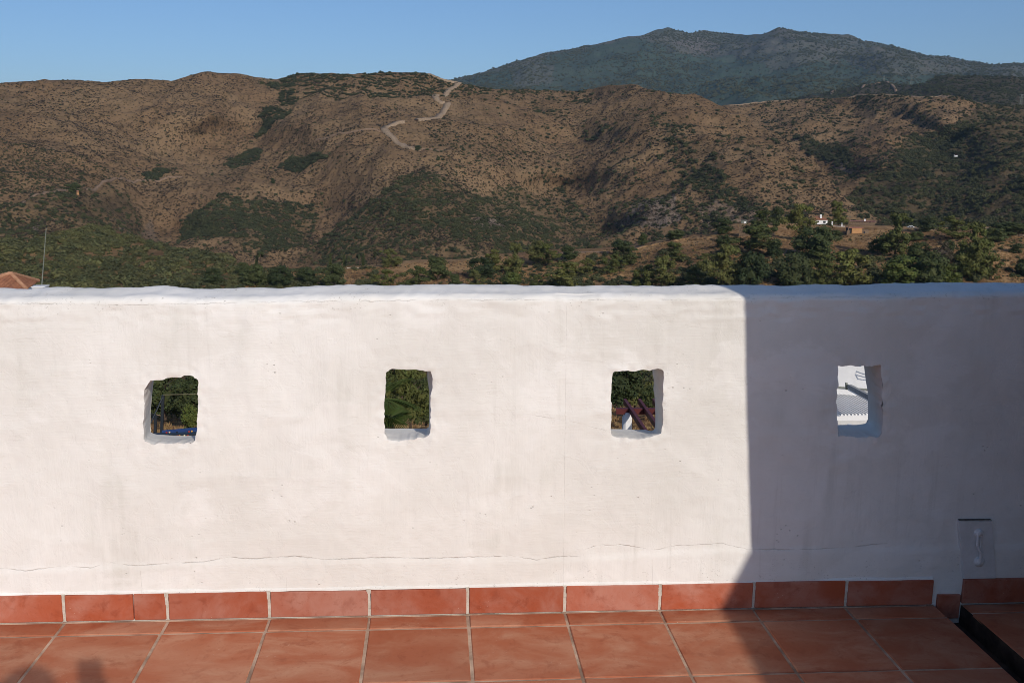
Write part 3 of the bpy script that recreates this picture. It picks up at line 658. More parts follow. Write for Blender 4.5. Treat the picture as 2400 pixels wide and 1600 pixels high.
LOWL = [(-400, 470), (0, 478), (60, 470), (130, 442), (190, 440), (260, 445), (300, 470), (330, 510), (340, 580), (-400, 640)]
PATCH = [[(618, 205), (660, 190), (690, 181), (698, 190), (692, 215), (640, 218)], [(650, 222), (690, 220), (690, 240), (655, 246)],
         [(605, 275), (620, 256), (690, 252), (690, 262), (655, 288), (622, 308), (600, 330), (592, 325), (612, 300), (625, 290)],
         [(520, 402), (556, 372), (580, 352), (612, 352), (612, 378), (602, 396), (560, 406)], [(655, 398), (680, 378), (735, 370), (768, 384), (730, 402), (690, 408)],
         [(335, 418), (380, 412), (410, 416), (370, 430), (340, 430)],
         [(1350, 300), (1400, 295), (1440, 285), (1445, 305), (1400, 320), (1360, 322)], [(1512, 290), (1560, 275), (1615, 285), (1625, 312), (1570, 328), (1520, 312)],
         [(1560, 335), (1620, 330), (1680, 360), (1690, 400), (1640, 440), (1600, 420), (1580, 380)], [(1610, 440), (1700, 410), (1770, 470), (1790, 500), (1720, 480), (1630, 465)],
         [(1300, 440), (1330, 420), (1345, 430), (1320, 460)], [(1240, 250), (1290, 245), (1310, 280), (1260, 275)]]
main = Hill('hill', mcrest, mp, [(-700, 700), (1500, 690), (2000, 690), (3000, 760)], -700, 2400, 1200, 230, 11, 105, M_HILL,
    green=[(DOME, 0.45), (PYR, 0.4), (LOWL, 0.45)] + [(p_, 0.45 if i_ < 6 else 0.25) for i_, p_ in enumerate(PATCH)],
    pale=[[(0, 212), (60, 216), (140, 222), (138, 226), (60, 222), (0, 218)], ([(190, 330), (300, 340), (290, 370), (200, 360)], 0.4), ([(880, 330), (1000, 360), (1150, 420), (1000, 390), (900, 420), (760, 450), (700, 470), (760, 400)], 0.35), ([(1400, 330), (1430, 360), (1420, 380), (1385, 355)], 0.5), ([(110, 455), (330, 440), (340, 452), (120, 480)], 0.5)],
    rock=[[(60, 525), (100, 520), (105, 555), (75, 560)], [(1105, 520), (1180, 515), (1190, 545), (1120, 550)], [(1490, 470), (1570, 440), (1600, 520), (1480, 560), (1440, 520)], ([(1640, 490), (1750, 470), (1800, 520), (1650, 540)], 0.7), ([(330, 540), (350, 520), (375, 560), (345, 570)], 0.5), [(270, 535), (300, 560), (285, 565)]],
    label='broad brown hillside of dry scrub with gullies and a winding track', seed=35)

# --- nearer slopes: green slope on the left, the ridge with houses on the right, down to the foot of the village
ncrest = [(-900, 560), (-300, 566), (0, 563), (57, 565), (115, 557), (153, 546), (184, 535), (222, 531), (260, 534), (291, 552), (344, 565), (383, 576), (430, 588), (516, 598), (560, 620), (600, 628), (650, 630), (700, 632), (760, 632), (830, 630), (900, 626), (946, 618), (1000, 615), (1090, 613), (1135, 604), (1200, 600), (1307, 590), (1370, 588), (1474, 583), (1512, 573), (1555, 568), (1608, 557), (1661, 553), (1690, 540), (1720, 526), (1765, 525), (1822, 526), (1908, 529), (1975, 530), (2052, 532), (2132, 534), (2200, 537), (2264, 533), (2319, 535), (2400, 540), (3000, 545), (3300, 550)]
npts = [(-800, 560, 500), (0, 563, 500), (222, 531, 520), (383, 576, 490), (560, 620, 440), (760, 632, 420), (946, 618, 430), (1135, 604, 430), (1307, 590, 440), (1474, 583, 440), (1608, 557, 440), (1720, 526, 450), (1908, 529, 460), (2132, 534, 460), (2319, 535, 450), (3200, 550, 450)]
for x in (-700, -100, 500, 1000, 1500, 2000, 2400, 3100):
    npts += [(x, 680, 350), (x, 760, 290), (x, 870, 205), (x, 940, 135), (x, 1000, 84), (x, 1100, 48), (x, 1250, 26), (x, 1420, 14)]
npts += [(220, 600, 440), (100, 640, 400), (1700, 600, 375), (2100, 600, 385), (1900, 640, 355), (1400, 630, 390), (2300, 590, 390), (1100, 640, 385)]
near = Hill('near_slope', ncrest, npts, 1420, -900, 3300, 900, 260, 2.2, 40, M_NEAR,
    green=[([(-900, 540), (0, 550), (220, 515), (300, 545), (400, 570), (560, 615), (620, 650), (560, 690), (300, 760), (-900, 760)], 0.45), ([(-900, 700), (3300, 700), (3300, 960), (2000, 955), (1000, 975), (300, 960), (-900, 960)], 0.9), ([(1450, 590), (1550, 600), (1560, 640), (1480, 660), (1420, 620)], 0.4)],
    pale=[[(900, 628), (946, 619), (1090, 614), (1135, 604), (1140, 615), (1090, 632), (1000, 636), (920, 640)], [(1470, 584), (1555, 568), (1661, 554), (1720, 558), (1650, 562), (1560, 580), (1490, 590)], ([(2040, 590), (2150, 600), (2130, 625), (2050, 630)], 0.6), [(2260, 534), (2400, 541), (2400, 556), (2330, 546)], ([(1690, 620), (1720, 610), (1860, 590), (1870, 600)], 0.5)],
    rock=[([(1690, 541), (1730, 527), (1740, 545), (1690, 556)], 0.4)],
    back=((20, 1), (50, 6), (120, 26)), label='near slope of dry grass, scrub and trees beyond the parapet', seed=45, crest_rough=0.8, power=0.55)

# --- a ground sheet under everything, out to the horizon
bm = bmesh.new(); ring = [bm.verts.new((30000 * math.cos(a), 30000 * math.sin(a), -120)) for a in np.linspace(0, 2 * math.pi, 48, endpoint=False)]
bm.faces.new(ring); structure(obj('ground', bm, M_HILL))

# --- dirt tracks laid on the slopes
M_TRACK = simple('dirt_track', (0.32, 0.235, 0.155), (0.24, 0.172, 0.11), 0.5, 0.95, 0.4, 0.2)
M_TRACKR = simple('red_dirt_track', (0.24, 0.16, 0.105), (0.17, 0.115, 0.075), 0.4, 0.95, 0.4, 0.2)
def track(hill, pl, width, lift, mat, label, rough=0.25):
    p = np.array(pl, float); s = np.r_[0, np.cumsum(np.hypot(*np.diff(p, axis=0).T))]; n = int(s[-1] / 2.5) + 2; u = np.linspace(0, s[-1], n)
    px = np.interp(u, s, p[:, 0]) + 0.8 * fbm(u / 9.0, u * 0, 3); py = np.interp(u, s, p[:, 1]) + 0.5 * fbm(u / 9.0, u * 0, 9)
    W = hill.pos(px, py); d = np.gradient(W, axis=0); d[:, 2] = 0; d /= np.maximum(np.hypot(d[:, 0], d[:, 1]), 1e-6)[:, None]
    side = np.stack([-d[:, 1], d[:, 0], np.zeros(n)], -1); wd = width * (1 + rough * fbm(u / 7.0, u * 0 + 3, 5))
    # level cross-section cut into the slope, with a short bank below it
    L = W + side * wd[:, None] / 2; R_ = W - side * wd[:, None] / 2; L[:, 2] += lift; R_[:, 2] += lift
    V = np.concatenate([L, R_, L - [0, 0, lift * 2.2], R_ - [0, 0, lift * 2.2]]); a = np.arange(n - 1)
    f = np.concatenate([np.stack([a, a + 1, a + n + 1, a + n], -1), np.stack([a, a + 2 * n, a + 2 * n + 1, a + 1], -1), np.stack([a + n, a + n + 1, a + 3 * n + 1, a + 3 * n], -1)])
    structure(obj('dirt_track', mesh_from('dirt_track', V, f, True), mat), label)
r2 = lambda l: pts_of(700, 100, 2.614, l)
track(main, r2([(800, 205), (850, 228), (890, 245), (940, 258), (985, 264)]), 6.8, 1.6, M_TRACK, 'pale track climbing to the end of the terraced ridge')
track(main, r2([(985, 264), (965, 280), (925, 305), (900, 330), (868, 352), (832, 372), (850, 388), (880, 396), (912, 402), (900, 420), (870, 440), (835, 465), (800, 485), (760, 505), (722, 516)]), 6.8, 1.6, M_TRACK, 'winding pale track in the middle of the brown hillside')
track(main, r2([(640, 520), (600, 530), (560, 545), (522, 560), (540, 580), (575, 600), (610, 622), (650, 640), (700, 658), (742, 655)]), 6.4, 1.4, M_TRACK, 'lower bend of the pale track above the dark spur')
track(main, r2([(742, 655), (800, 657), (850, 668), (905, 680)]), 2.6, 0.9, M_TRACKR, 'faint track running right from the bend')
track(main, r2([(515, 572), (440, 578), (350, 580), (240, 585), (110, 608)]), 2.2, 0.9, M_TRACKR, 'faint track running left along the hillside')
track(main, pts_of(0, 100, 2.614, [(520, 895), (620, 888), (720, 880), (820, 868), (900, 862), (1050, 850), (1200, 850)]), 2.6, 0.9, M_TRACKR, 'faint path across the left bowl of the hillside')
track(main, [(0, 500), (40, 478), (100, 462), (150, 447), (185, 440)], 2.4, 0.8, M_TRACKR, 'faint path on the lower left hillside')
track(hill4, [(2020, 215), (2026, 207), (2040, 203), (2060, 199), (2074, 195), (2090, 203), (2104, 212)], 6, 2, M_TRACKR, 'reddish track on top of the wooded hill')
track(hill4, [(1948, 228), (1950, 218), (1956, 216)], 7, 2, M_TRACKR, 'short bare patch of track left on the wooded hill')
track(hill3, [(1710, 251), (1760, 244), (1810, 238), (1850, 238)], 3, 1.0, M_TRACK, 'pale track along the left end of the brown hill crest')
track(hill3, [(1990, 232), (2010, 224), (2060, 227), (2110, 229), (2160, 231), (2200, 231), (2222, 226)], 3.5, 1.0, M_TRACK, 'pale track along the brown hill crest')
track(near, [(1310, 597), (1345, 592), (1380, 594), (1430, 592)], 2.2, 0.5, M_TRACKR, 'dirt path on the near slope between the pines', 0.4)
track(near, [(2132, 537), (2170, 541), (2215, 541), (2262, 537), (2320, 540), (2400, 552), (2520, 560)], 2.6, 0.5, M_TRACK, 'dirt road along the near ridge at right', 0.4)
track(near, [(1800, 612), (1830, 602), (1850, 594), (1870, 590)], 2.0, 0.45, M_TRACKR, 'footpath between the pines on the near slope', 0.4)
track(near, [(1478, 588), (1520, 576), (1560, 571), (1610, 562), (1665, 558), (1720, 560)], 4.0, 0.4, simple('straw_bank', (0.33, 0.20, 0.095), (0.25, 0.15, 0.07), 1.5, 0.95, 0.6, 0.1), 'straw-coloured path on top of the bank below the ridge', 0.5)

# ================================================================== VEGETATION
def leaf_material(name, cols, instancer=True, vary=0.35, sub=0.0):
    t = NT(name)
    f = t.attr('tint', 'INSTANCER') if instancer else t.n('ShaderNodeObjectInfo').outputs['Random']
    cr = t.n('ShaderNodeValToRGB'); t.link(f, cr.inputs[0]); cr.color_ramp.interpolation = 'LINEAR'
    el = cr.color_ramp.elements
    while len(el) > 1: el.remove(el[-1])
    el[0].position = 0; el[0].color = (*cols[0], 1)
    for i_, c in enumerate(cols[1:]):
        e = el.new((i_ + 1) / (len(cols) - 1)); e.color = (*c, 1)
    co = t.coord('Object'); nz = t.noise(co, 5.0, 3, 0.6)
    lf = t.attr('leaf')
    vv = t.math('ADD', 1.0 - vary, t.math('MULTIPLY', t.math('ADD', nz, lf), vary))
    hs = t.n('ShaderNodeHueSaturation'); t.link(cr.outputs[0], hs.inputs['Color']); t.link(vv, hs.inputs['Value'])
    t.link(t.math('ADD', 0.475, t.math('MULTIPLY', lf, 0.05)), hs.inputs['Hue'])
    m = t.out(hs.outputs[0], 0.7, None, 0.15)
    return m
GREENS = [(0.030, 0.036, 0.018), (0.044, 0.052, 0.024), (0.060, 0.066, 0.028), (0.080, 0.086, 0.032)]
M_BUSH = leaf_material('scrub_leaves', [(0.038, 0.043, 0.021), (0.058, 0.064, 0.029), (0.084, 0.086, 0.036), (0.115, 0.112, 0.042)])
M_DRY = leaf_material('dry_scrub', [(0.036, 0.032, 0.020), (0.060, 0.046, 0.030), (0.11, 0.080, 0.050), (0.18, 0.130, 0.08)])
M_STRAW = leaf_material('dry_grass', [(0.16, 0.09, 0.045), (0.26, 0.155, 0.07), (0.36, 0.225, 0.105), (0.40, 0.27, 0.14)])
M_PINE = leaf_material('pine_needles', [(0.064, 0.075, 0.025), (0.095, 0.105, 0.030), (0.13, 0.132, 0.036), (0.105, 0.108, 0.036)], False)
M_CAROB = leaf_material('carob_leaves', [(0.036, 0.050, 0.020), (0.055, 0.070, 0.026), (0.074, 0.088, 0.030), (0.046, 0.058, 0.025)], False)
M_BRIGHT = leaf_material('bright_leaves', [(0.075, 0.098, 0.024), (0.095, 0.115, 0.028), (0.070, 0.092, 0.028)], False)
M_GREYB = leaf_material('grey_twigs', [(0.075, 0.062, 0.042), (0.092, 0.076, 0.05)], False)
M_BARK = simple('bark', (0.12, 0.085, 0.06), (0.07, 0.05, 0.035), 3, 0.95, 0.8, 0.05, 0.1)

def leaf_quads(C, N, size, rng, aspect=0.6):
    """small bent leaf faces at points C facing roughly N"""
    n = len(C); N = N + rng.normal(0, 0.55, (n, 3)); N /= np.linalg.norm(N, axis=1)[:, None]
    A = np.cross(N, rng.normal(0, 1, (n, 3))); A /= np.linalg.norm(A, axis=1)[:, None]; B = np.cross(N, A)
    s = size * rng.uniform(0.6, 1.4, n)[:, None]; a = A * s; b = B * s * aspect
    V = np.stack([C - a, C - b * 0.9 + N * s * 0.15, C + a, C + b * 0.9 + N * s * 0.15], 1).reshape(-1, 3)
    return V, np.arange(4 * n).reshape(n, 4)
def foliage_mesh(name, puffs, per, lsize, seed, mat, core=True):
    """puffs: list of (centre, radii)"""
    rng = np.random.default_rng(seed); Vs, Fs, L, off = [], [], [], 0
    for c, r in puffs:
        c = np.array(c); r = np.array(r); m = max(6, int(per * rng.uniform(0.8, 1.2)))
        d = rng.normal(0, 1, (m, 3)); d /= np.linalg.norm(d, axis=1)[:, None]
        rad = rng.uniform(0.62, 1.08, m) ** 0.6
        C = c + d * r * rad[:, None]; N = d / r; N /= np.linalg.norm(N, axis=1)[:, None]
        V, F_ = leaf_quads(C, N + [0, 0, 0.25], lsize, rng); Vs.append(V); Fs.append(F_ + off); off += len(V)
        L.append(np.repeat(rng.uniform(0, 1, m) * 0.6 + rng.uniform(0, 0.4), 4))
        if core:
            bm = bmesh.new(); bmesh.ops.create_icosphere(bm, subdivisions=1, radius=1.0)
            V = np.array([v.co[:] for v in bm.verts]) * r * 0.60 + c; F3 = np.array([[v.index for v in f.verts] for f in bm.faces]); bm.free()
            F4 = np.c_[F3, F3[:, 2]]; Vs.append(V); Fs.append(np.c_[F3, F3[:, :1]][:, :3].astype(int) + off if False else F4 + off); off += len(V); L.append(np.full(len(V), 0.15))
    V = np.concatenate(Vs); faces = [list(dict.fromkeys(f)) for f in np.concatenate(Fs).tolist()]
    me = bpy.data.meshes.new(name); me.from_pydata(V.tolist(), [], faces)
    at = me.attributes.new('leaf', 'FLOAT', 'POINT'); at.data.foreach_set('value', np.concatenate(L).astype(np.float32))
    me.materials.append(mat); return me

def bush_proto(seed, mat, per=26, n=5, lsize=0.17, flat=0.8):
    rng = np.random.default_rng(seed); puffs = []
    for k_ in range(n):
        a = rng.uniform(0, 6.28); d = rng.uniform(0.0, 0.55); r = rng.uniform(0.36, 0.6)
        puffs.append(((d * math.cos(a), d * math.sin(a), r * flat * rng.uniform(0.6, 1.1)), (r, r, r * flat)))
    return foliage_mesh('shrub', puffs, per, lsize, seed, mat)
def tuft_proto(seed, mat):
    rng = np.random.default_rng(seed); n = 46; C = np.c_[rng.normal(0, 0.35, n), rng.normal(0, 0.35, n), np.zeros(n)]
    tip = C + np.c_[rng.normal(0, 0.22, n), rng.normal(0, 0.22, n), rng.uniform(0.5, 1.0, n)]; s = np.c_[rng.normal(0, 1, n), rng.normal(0, 1, n), np.zeros(n)]; s /= np.linalg.norm(s, axis=1)[:, None]
    V = np.stack([C - s * 0.06, C + s * 0.06, tip], 1).reshape(-1, 3); me = mesh_from('tuft', V, np.arange(3 * n).reshape(n, 3))
    at = me.attributes.new('leaf', 'FLOAT', 'POINT'); at.data.foreach_set('value', np.repeat(rng.uniform(0, 1, n), 3).astype(np.float32)); me.materials.append(mat); return me
def proto_collection(name, meshes):
    c = bpy.data.collections.new(name)
    for i_, me in enumerate(meshes):
        o = bpy.data.objects.new('%s_%02d' % (name, i_), me); c.objects.link(o)
    return c
C_BUSH = proto_collection('shrub_kinds', [bush_proto(100 + k_, M_BUSH, 26 if k_ < 4 else 34, 4 + k_ % 3) for k_ in range(6)])
C_DRY = proto_collection('dry_shrub_kinds', [bush_proto(120 + k_, M_DRY, 18, 3, 0.2, 0.7) for k_ in range(4)])
C_TUFT = proto_collection('tuft_kinds', [tuft_proto(140 + k_, M_STRAW) for k_ in range(4)])
C_FOREST = proto_collection('wood_kinds', [bush_proto(160 + k_, M_BUSH, 30, 6, 0.15, 1.05) for k_ in range(5)])

def scatter_group(coll):
    ng = bpy.data.node_groups.new('scatter_' + coll.name, 'GeometryNodeTree')
    ng.interface.new_socket('Geometry', in_out='INPUT', socket_type='NodeSocketGeometry'); ng.interface.new_socket('Geometry', in_out='OUTPUT', socket_type='NodeSocketGeometry')
    gi = ng.nodes.new('NodeGroupInput'); go = ng.nodes.new('NodeGroupOutput')
    ip = ng.nodes.new('GeometryNodeInstanceOnPoints'); ci = ng.nodes.new('GeometryNodeCollectionInfo')
    ci.inputs['Collection'].default_value = coll; ci.inputs['Separate Children'].default_value = True; ci.inputs['Reset Children'].default_value = True
    def na(name, dt):
        n = ng.nodes.new('GeometryNodeInputNamedAttribute'); n.data_type = dt; n.inputs['Name'].default_value = name; return n.outputs[0]
    L = ng.links.new
    L(gi.outputs[0], ip.inputs['Points']); L(ci.outputs[0], ip.inputs['Instance']); ip.inputs['Pick Instance'].default_value = True
    L(na('kind_index', 'INT'), ip.inputs['Instance Index']); L(na('rot', 'FLOAT_VECTOR'), ip.inputs['Rotation']); L(na('scl', 'FLOAT_VECTOR'), ip.inputs['Scale'])
    L(ip.outputs[0], go.inputs[0]); return ng
GROUPS = {}
def stuff(name, coll, pos, size, tint, label, cat, flat=(0.75, 1.05)):
    n = len(pos)
    me = bpy.data.meshes.new(name); me.vertices.add(n); me.vertices.foreach_set('co', np.asarray(pos, np.float32).ravel())
    r = np.random.default_rng(n + 5)
    def at(nm, ty, v, fld): a = me.attributes.new(nm, ty, 'POINT'); a.data.foreach_set(fld, v)
    at('kind_index', 'INT', r.integers(0, len(coll.objects), n).astype(np.int32), 'value')
    rot = np.zeros((n, 3), np.float32); rot[:, 2] = r.uniform(0, 6.28, n); rot[:, :2] = r.normal(0, 0.08, (n, 2)); at('rot', 'FLOAT_VECTOR', rot.ravel(), 'vector')
    s = np.stack([size * r.uniform(0.85, 1.15, n), size * r.uniform(0.85, 1.15, n), size * r.uniform(*flat, n)], -1).astype(np.float32); at('scl', 'FLOAT_VECTOR', s.ravel(), 'vector')
    at('tint', 'FLOAT', np.clip(tint, 0, 1).astype(np.float32), 'value')
    o = obj(name, me); tag(o, label, cat, kind='stuff')
    if coll.name not in GROUPS: GROUPS[coll.name] = scatter_group(coll)
    m = o.modifiers.new('scatter', 'NODES'); m.node_group = GROUPS[coll.name]; return o
def sample(hill, poly, n, density=None, warpamp=8.0, seed=0):
    """random points of a hillside inside an outline, thinned by a noise density"""
    r = np.random.default_rng(seed + n); p = np.array(poly, float); lo, hi = p.min(0) - 12, p.max(0) + 12; out_ = []
    tot = 0
    for _ in range(60):
        px = r.uniform(lo[0], hi[0], n); py = r.uniform(lo[1], hi[1], n)
        wx, wy = warp(px, py, warpamp); ok = in_poly(wx, wy, p) & hill.inside(px, py)
        if density is not None: ok &= r.uniform(0, 1, n) < density(px, py)
        out_.append(np.stack([px[ok], py[ok]], -1)); tot += ok.sum()
        if tot >= n: break
    q = np.concatenate(out_)[:n]; return hill.pos(q[:, 0], q[:, 1]), q
class Heap:
    def __init__(s): s.p, s.s, s.t = [], [], []
    def add(s, hill, poly, n, size, tint, density=None, seed=0, warpamp=8.0, sink=0.1):
        pos, q = sample(hill, poly, n, density, warpamp, seed); m = len(pos); r = np.random.default_rng(seed + 3 * n)
        sz = size[0] * (size[1] / size[0]) ** (r.uniform(0, 1, m) ** 1.5); pos = pos.copy(); pos[:, 2] -= sz * sink
        s.p.append(pos); s.s.append(sz); s.t.append(r.uniform(tint[0], tint[1], m) + 0.15 * fbm(q[:, 0] / 60.0, q[:, 1] / 40.0, 77, 2))
    def build(s, name, coll, label, cat, **kw): return stuff(name, coll, np.concatenate(s.p), np.concatenate(s.s), np.concatenate(s.t), label, cat, **kw)
blob = lambda f, lo, hi, sx=70.0, sy=45.0, seed=3: (lambda px, py: np.clip((fbm(px / sx, py / sy, seed, 4) * 0.5 + 0.5 - lo) / (hi - lo), 0, 1) * f + (1 - f) * 0.15)

# low dry scrub all over the brown slopes
ALLM = [(-60, 165), (2300, 165), (2300, 690), (-60, 690)]
h = Heap(); h.add(main, ALLM, 36000, (0.55, 1.6), (0.0, 0.7), blob(0.95, 0.36, 0.64, 46, 34, 6), 1)
h.add(main, ALLM, 11000, (1.0, 2.1), (0.0, 0.35), blob(0.9, 0.38, 0.62, 60, 40, 66), 5)
h.add(hill3, [(1690, 215), (2420, 215), (2420, 560), (1690, 560)], 10000, (0.8, 2.0), (0.0, 0.8), None, 2)
h.build('dry_scrub', C_DRY, 'low dry brown scrub speckling the hillsides', 'scrub')
# dark shrubs and woods of the main hillside
h = Heap()
h.add(main, DOME, 1900, (1.6, 3.6), (0.0, 0.6), blob(0.95, 0.22, 0.5, 40, 30, 7), 3, 16.0); h.add(main, [(390, 580), (460, 460), (540, 440), (700, 465), (790, 480), (720, 600), (560, 610)], 320, (1.2, 2.8), (0.1, 0.6), None, 33, 20.0); h.add(main, PYR, 5200, (1.1, 3.2), (0.05, 0.65), blob(0.92, 0.30, 0.58, 60, 50, 8), 4, 16.0)
h.add(main, LOWL, 1300, (1.3, 3.2), (0.1, 0.6), blob(0.9, 0.35, 0.6, 60, 40, 9), 5)
for i_, p in enumerate(PATCH):
    A = np.array(p); ar = 0.5 * abs(np.dot(A[:, 0], np.roll(A[:, 1], 1)) - np.dot(A[:, 1], np.roll(A[:, 0], 1)))
    h.add(main, p, int(max(25, ar / (9.5 if i_ < 6 else 42))), (1.8, 4.2) if i_ < 6 else (1.6, 3.8), (0.0, 0.5), None if i_ < 6 else blob(0.9, 0.3, 0.55, 40, 28, 50 + i_), 10 + i_, 9.0 if i_ < 6 else 18.0)
for i_, p in enumerate(PATCH[:6]):
    A = np.array(p, float); cc = A.mean(0); h.add(main, [tuple(q) for q in cc + (A - cc) * 1.5], 45, (1.0, 2.6), (0.1, 0.6), None, 110 + i_, 14.0)
h.add(main, [(690, 620), (780, 500), (900, 420), (985, 375), (1120, 425), (1330, 455), (1500, 540), (1500, 620)], 700, (0.9, 2.4), (0.1, 0.7), None, 120, 20.0)
h.add(main, [(1090, 205), (1480, 195), (1640, 225), (1720, 260), (1900, 400), (2040, 520), (1500, 580), (1280, 460), (1150, 330)], 900, (1.4, 3.6), (0.1, 0.55), blob(0.85, 0.3, 0.6, 90, 60, 12), 40)
h.add(main, [(1440, 440), (1760, 480), (1980, 440), (2100, 540), (2100, 600), (1440, 600)], 900, (1.4, 3.4), (0.1, 0.6), blob(0.9, 0.35, 0.6, 60, 40, 13), 41)
h.add(main, [(1040, 205), (1400, 210), (1400, 245), (1200, 240), (1060, 235)], 330, (1.6, 3.2), (0.1, 0.5), blob(0.9, 0.3, 0.55, 40, 30, 14), 42)
h.add(main, [(0, 330), (140, 360), (250, 410), (320, 440), (120, 440), (0, 470)], 1500, (0.7, 1.5), (0.0, 0.5), None, 43)
h.add(main, [(0, 195), (1000, 178), (1300, 400), (1000, 420), (300, 430), (0, 330)], 700, (0.8, 2.0), (0.0, 0.5), blob(0.9, 0.4, 0.7, 70, 60, 15), 44)
h.add(main, [(1000, 300), (1300, 300), (1420, 500), (1300, 480), (1000, 395)], 500, (0.9, 2.6), (0.1, 0.5), blob(0.8, 0.35, 0.65, 70, 60, 16), 45)
# planted rows on the terraces near the skyline
rr = np.random.default_rng(5); pos_, sz_ = [], []
for row in range(11):
    for px in np.arange(690, 1075, 3.3):
        py = np.interp(px, main.pxs, main.cr) + 3 + row * 5.6 + 1.1 * math.sin(px / 37.0 + row) + rr.normal(0, 0.7)
        dn = 0.9 if (850 < px < 925 or 970 < px < 1050 or 715 < px < 815) else 0.42
        if py > 243 or rr.uniform() > dn or (px > 1000 and py < 205 + (px - 1000) * 0.1 and px < 1060 and rr.uniform() < 0.5): continue
        pos_.append(main.pos(np.array([px + rr.normal(0, 1.0)]), np.array([py]))[0]); sz_.append(rr.uniform(1.5, 3.1))
h.p.append(np.array(pos_)); h.s.append(np.array(sz_)); h.t.append(rr.uniform(0.1, 0.5, len(pos_)))
h.build('hillside_shrubs', C_BUSH, 'dark green shrubs and small trees massed on the middle hillside', 'shrubs')
# woods on the right-hand hills
h = Heap()
h.add(hill3, [(1690, 225), (2250, 215), (2420, 250), (2420, 330), (2100, 420), (1850, 480), (1700, 300)], 2300, (1.4, 3.2), (0.0, 0.5), blob(0.85, 0.3, 0.62, 60, 40, 18), 50)
h.add(hill3, [(2130, 330), (2230, 300), (2290, 258), (2420, 250), (2420, 590), (1800, 590), (1850, 500), (1980, 470), (2080, 400)], 5200, (1.6, 3.8), (0.1, 0.75), blob(0.9, 0.22, 0.5, 60, 40, 19), 51)
h.add(hill3, [(2140, 350), (2260, 320), (2260, 400), (2170, 430), (2110, 420)], 600, (2.4, 4.4), (0.0, 0.35), None, 52)
h.add(hill3, [(1850, 320), (1960, 340), (2010, 380), (2000, 400), (1900, 370)], 260, (2.4, 4.0), (0.0, 0.35), None, 53)
h.add(hill4, [(1780, 225), (2000, 190), (2200, 170), (2420, 170), (2420, 300), (1700, 300)], 6500, (2.6, 5.0), (0.0, 0.5), blob(0.8, 0.15, 0.45, 60, 40, 20), 54)
h.build('hill_wood', C_FOREST, 'woods covering the hills at the right of the view', 'woods')
h = Heap()
h.add(mount, [(1029, 190), (1300, 120), (1560, 70), (1830, 70), (2000, 90), (2400, 150), (2400, 250), (1000, 260)], 14000, (5.0, 10.0), (0.35, 0.85), blob(0.85, 0.28, 0.6, 120, 60, 22), 60)
h.build('mountain_wood', C_FOREST, 'pine forest on the far blue-green mountain', 'forest')
# scrub of the green slope at left and of the ravine below
h = Heap()
LEFT = [(-120, 548), (0, 556), (115, 548), (184, 526), (222, 522), (262, 527), (300, 548), (400, 572), (520, 596), (600, 650), (560, 700), (-120, 700)]
h.add(near, LEFT, 1500, (1.7, 4.0), (0.35, 1.0), blob(0.95, 0.25, 0.5, 45, 26, 24), 70, 4.0, 0.05)
h.add(near, LEFT, 900, (0.8, 1.6), (0.2, 0.8), None, 79, 4.0, 0.05)
h.add(near, [(150, 545), (222, 528), (285, 550), (290, 585), (160, 590)], 160, (1.6, 2.8), (0.75, 1.0), None, 71, 3.0)
h.add(near, [(400, 585), (560, 612), (900, 630), (900, 690), (400, 690)], 420, (1.3, 3.2), (0.2, 0.8), blob(0.9, 0.35, 0.6, 45, 26, 25), 72, 4.0)
h.add(near, [(900, 625), (1300, 592), (1480, 586), (1700, 560), (2400, 545), (2400, 690), (900, 690)], 700, (0.5, 1.5), (0.1, 0.8), blob(0.85, 0.4, 0.65, 50, 26, 26), 73, 4.0)
h.add(near, [(1100, 640), (1350, 605), (1560, 590), (1660, 640), (1660, 690), (1100, 690)], 560, (0.9, 2.6), (0.0, 0.7), blob(0.9, 0.3, 0.55, 40, 26, 27), 74, 4.0)
h.add(near, [(1640, 605), (2320, 600), (2320, 700), (1640, 700)], 620, (1.0, 3.0), (0.2, 0.8), blob(0.9, 0.25, 0.5, 50, 26, 28), 75, 4.0)
h.add(near, [(200, 700), (2200, 700), (2200, 965), (1560, 955), (1400, 955), (1000, 985), (600, 975), (300, 965)], 2600, (0.8, 2.0), (0.1, 0.8), None, 76, 4.0)
h.add(near, [(-500, 690), (200, 690), (200, 900), (-500, 900)], 600, (1.0, 2.2), (0.2, 0.8), None, 77, 4.0)
h.build('slope_shrubs', C_BUSH, 'evergreen scrub covering the near slope and the ravine below the parapet', 'scrub')
h = Heap()
h.add(near, [(560, 622), (900, 622), (1300, 588), (1700, 540), (2420, 535), (2420, 700), (560, 700)], 9000, (0.35, 0.9), (0.0, 0.8), None, 80, 3.0, 0.0)
h.add(near, [(200, 950), (2200, 940), (2200, 1060), (200, 1060)], 5000, (0.2, 0.6), (0.2, 1.0), None, 81, 3.0, 0.0)
h.build('dry_grass', C_TUFT, 'straw-coloured dry grass on the near slope', 'grass')
h = Heap()
h.add(near, [(560, 622), (900, 622), (1300, 588), (1700, 545), (2420, 540), (2420, 700), (560, 700)], 2600, (0.35, 0.95), (0.1, 0.9), blob(0.9, 0.35, 0.6, 40, 26, 30), 82, 3.0, 0.05)
h.build('dry_slope_scrub', C_DRY, 'dry brown scrub between the trees of the near slope', 'scrub')

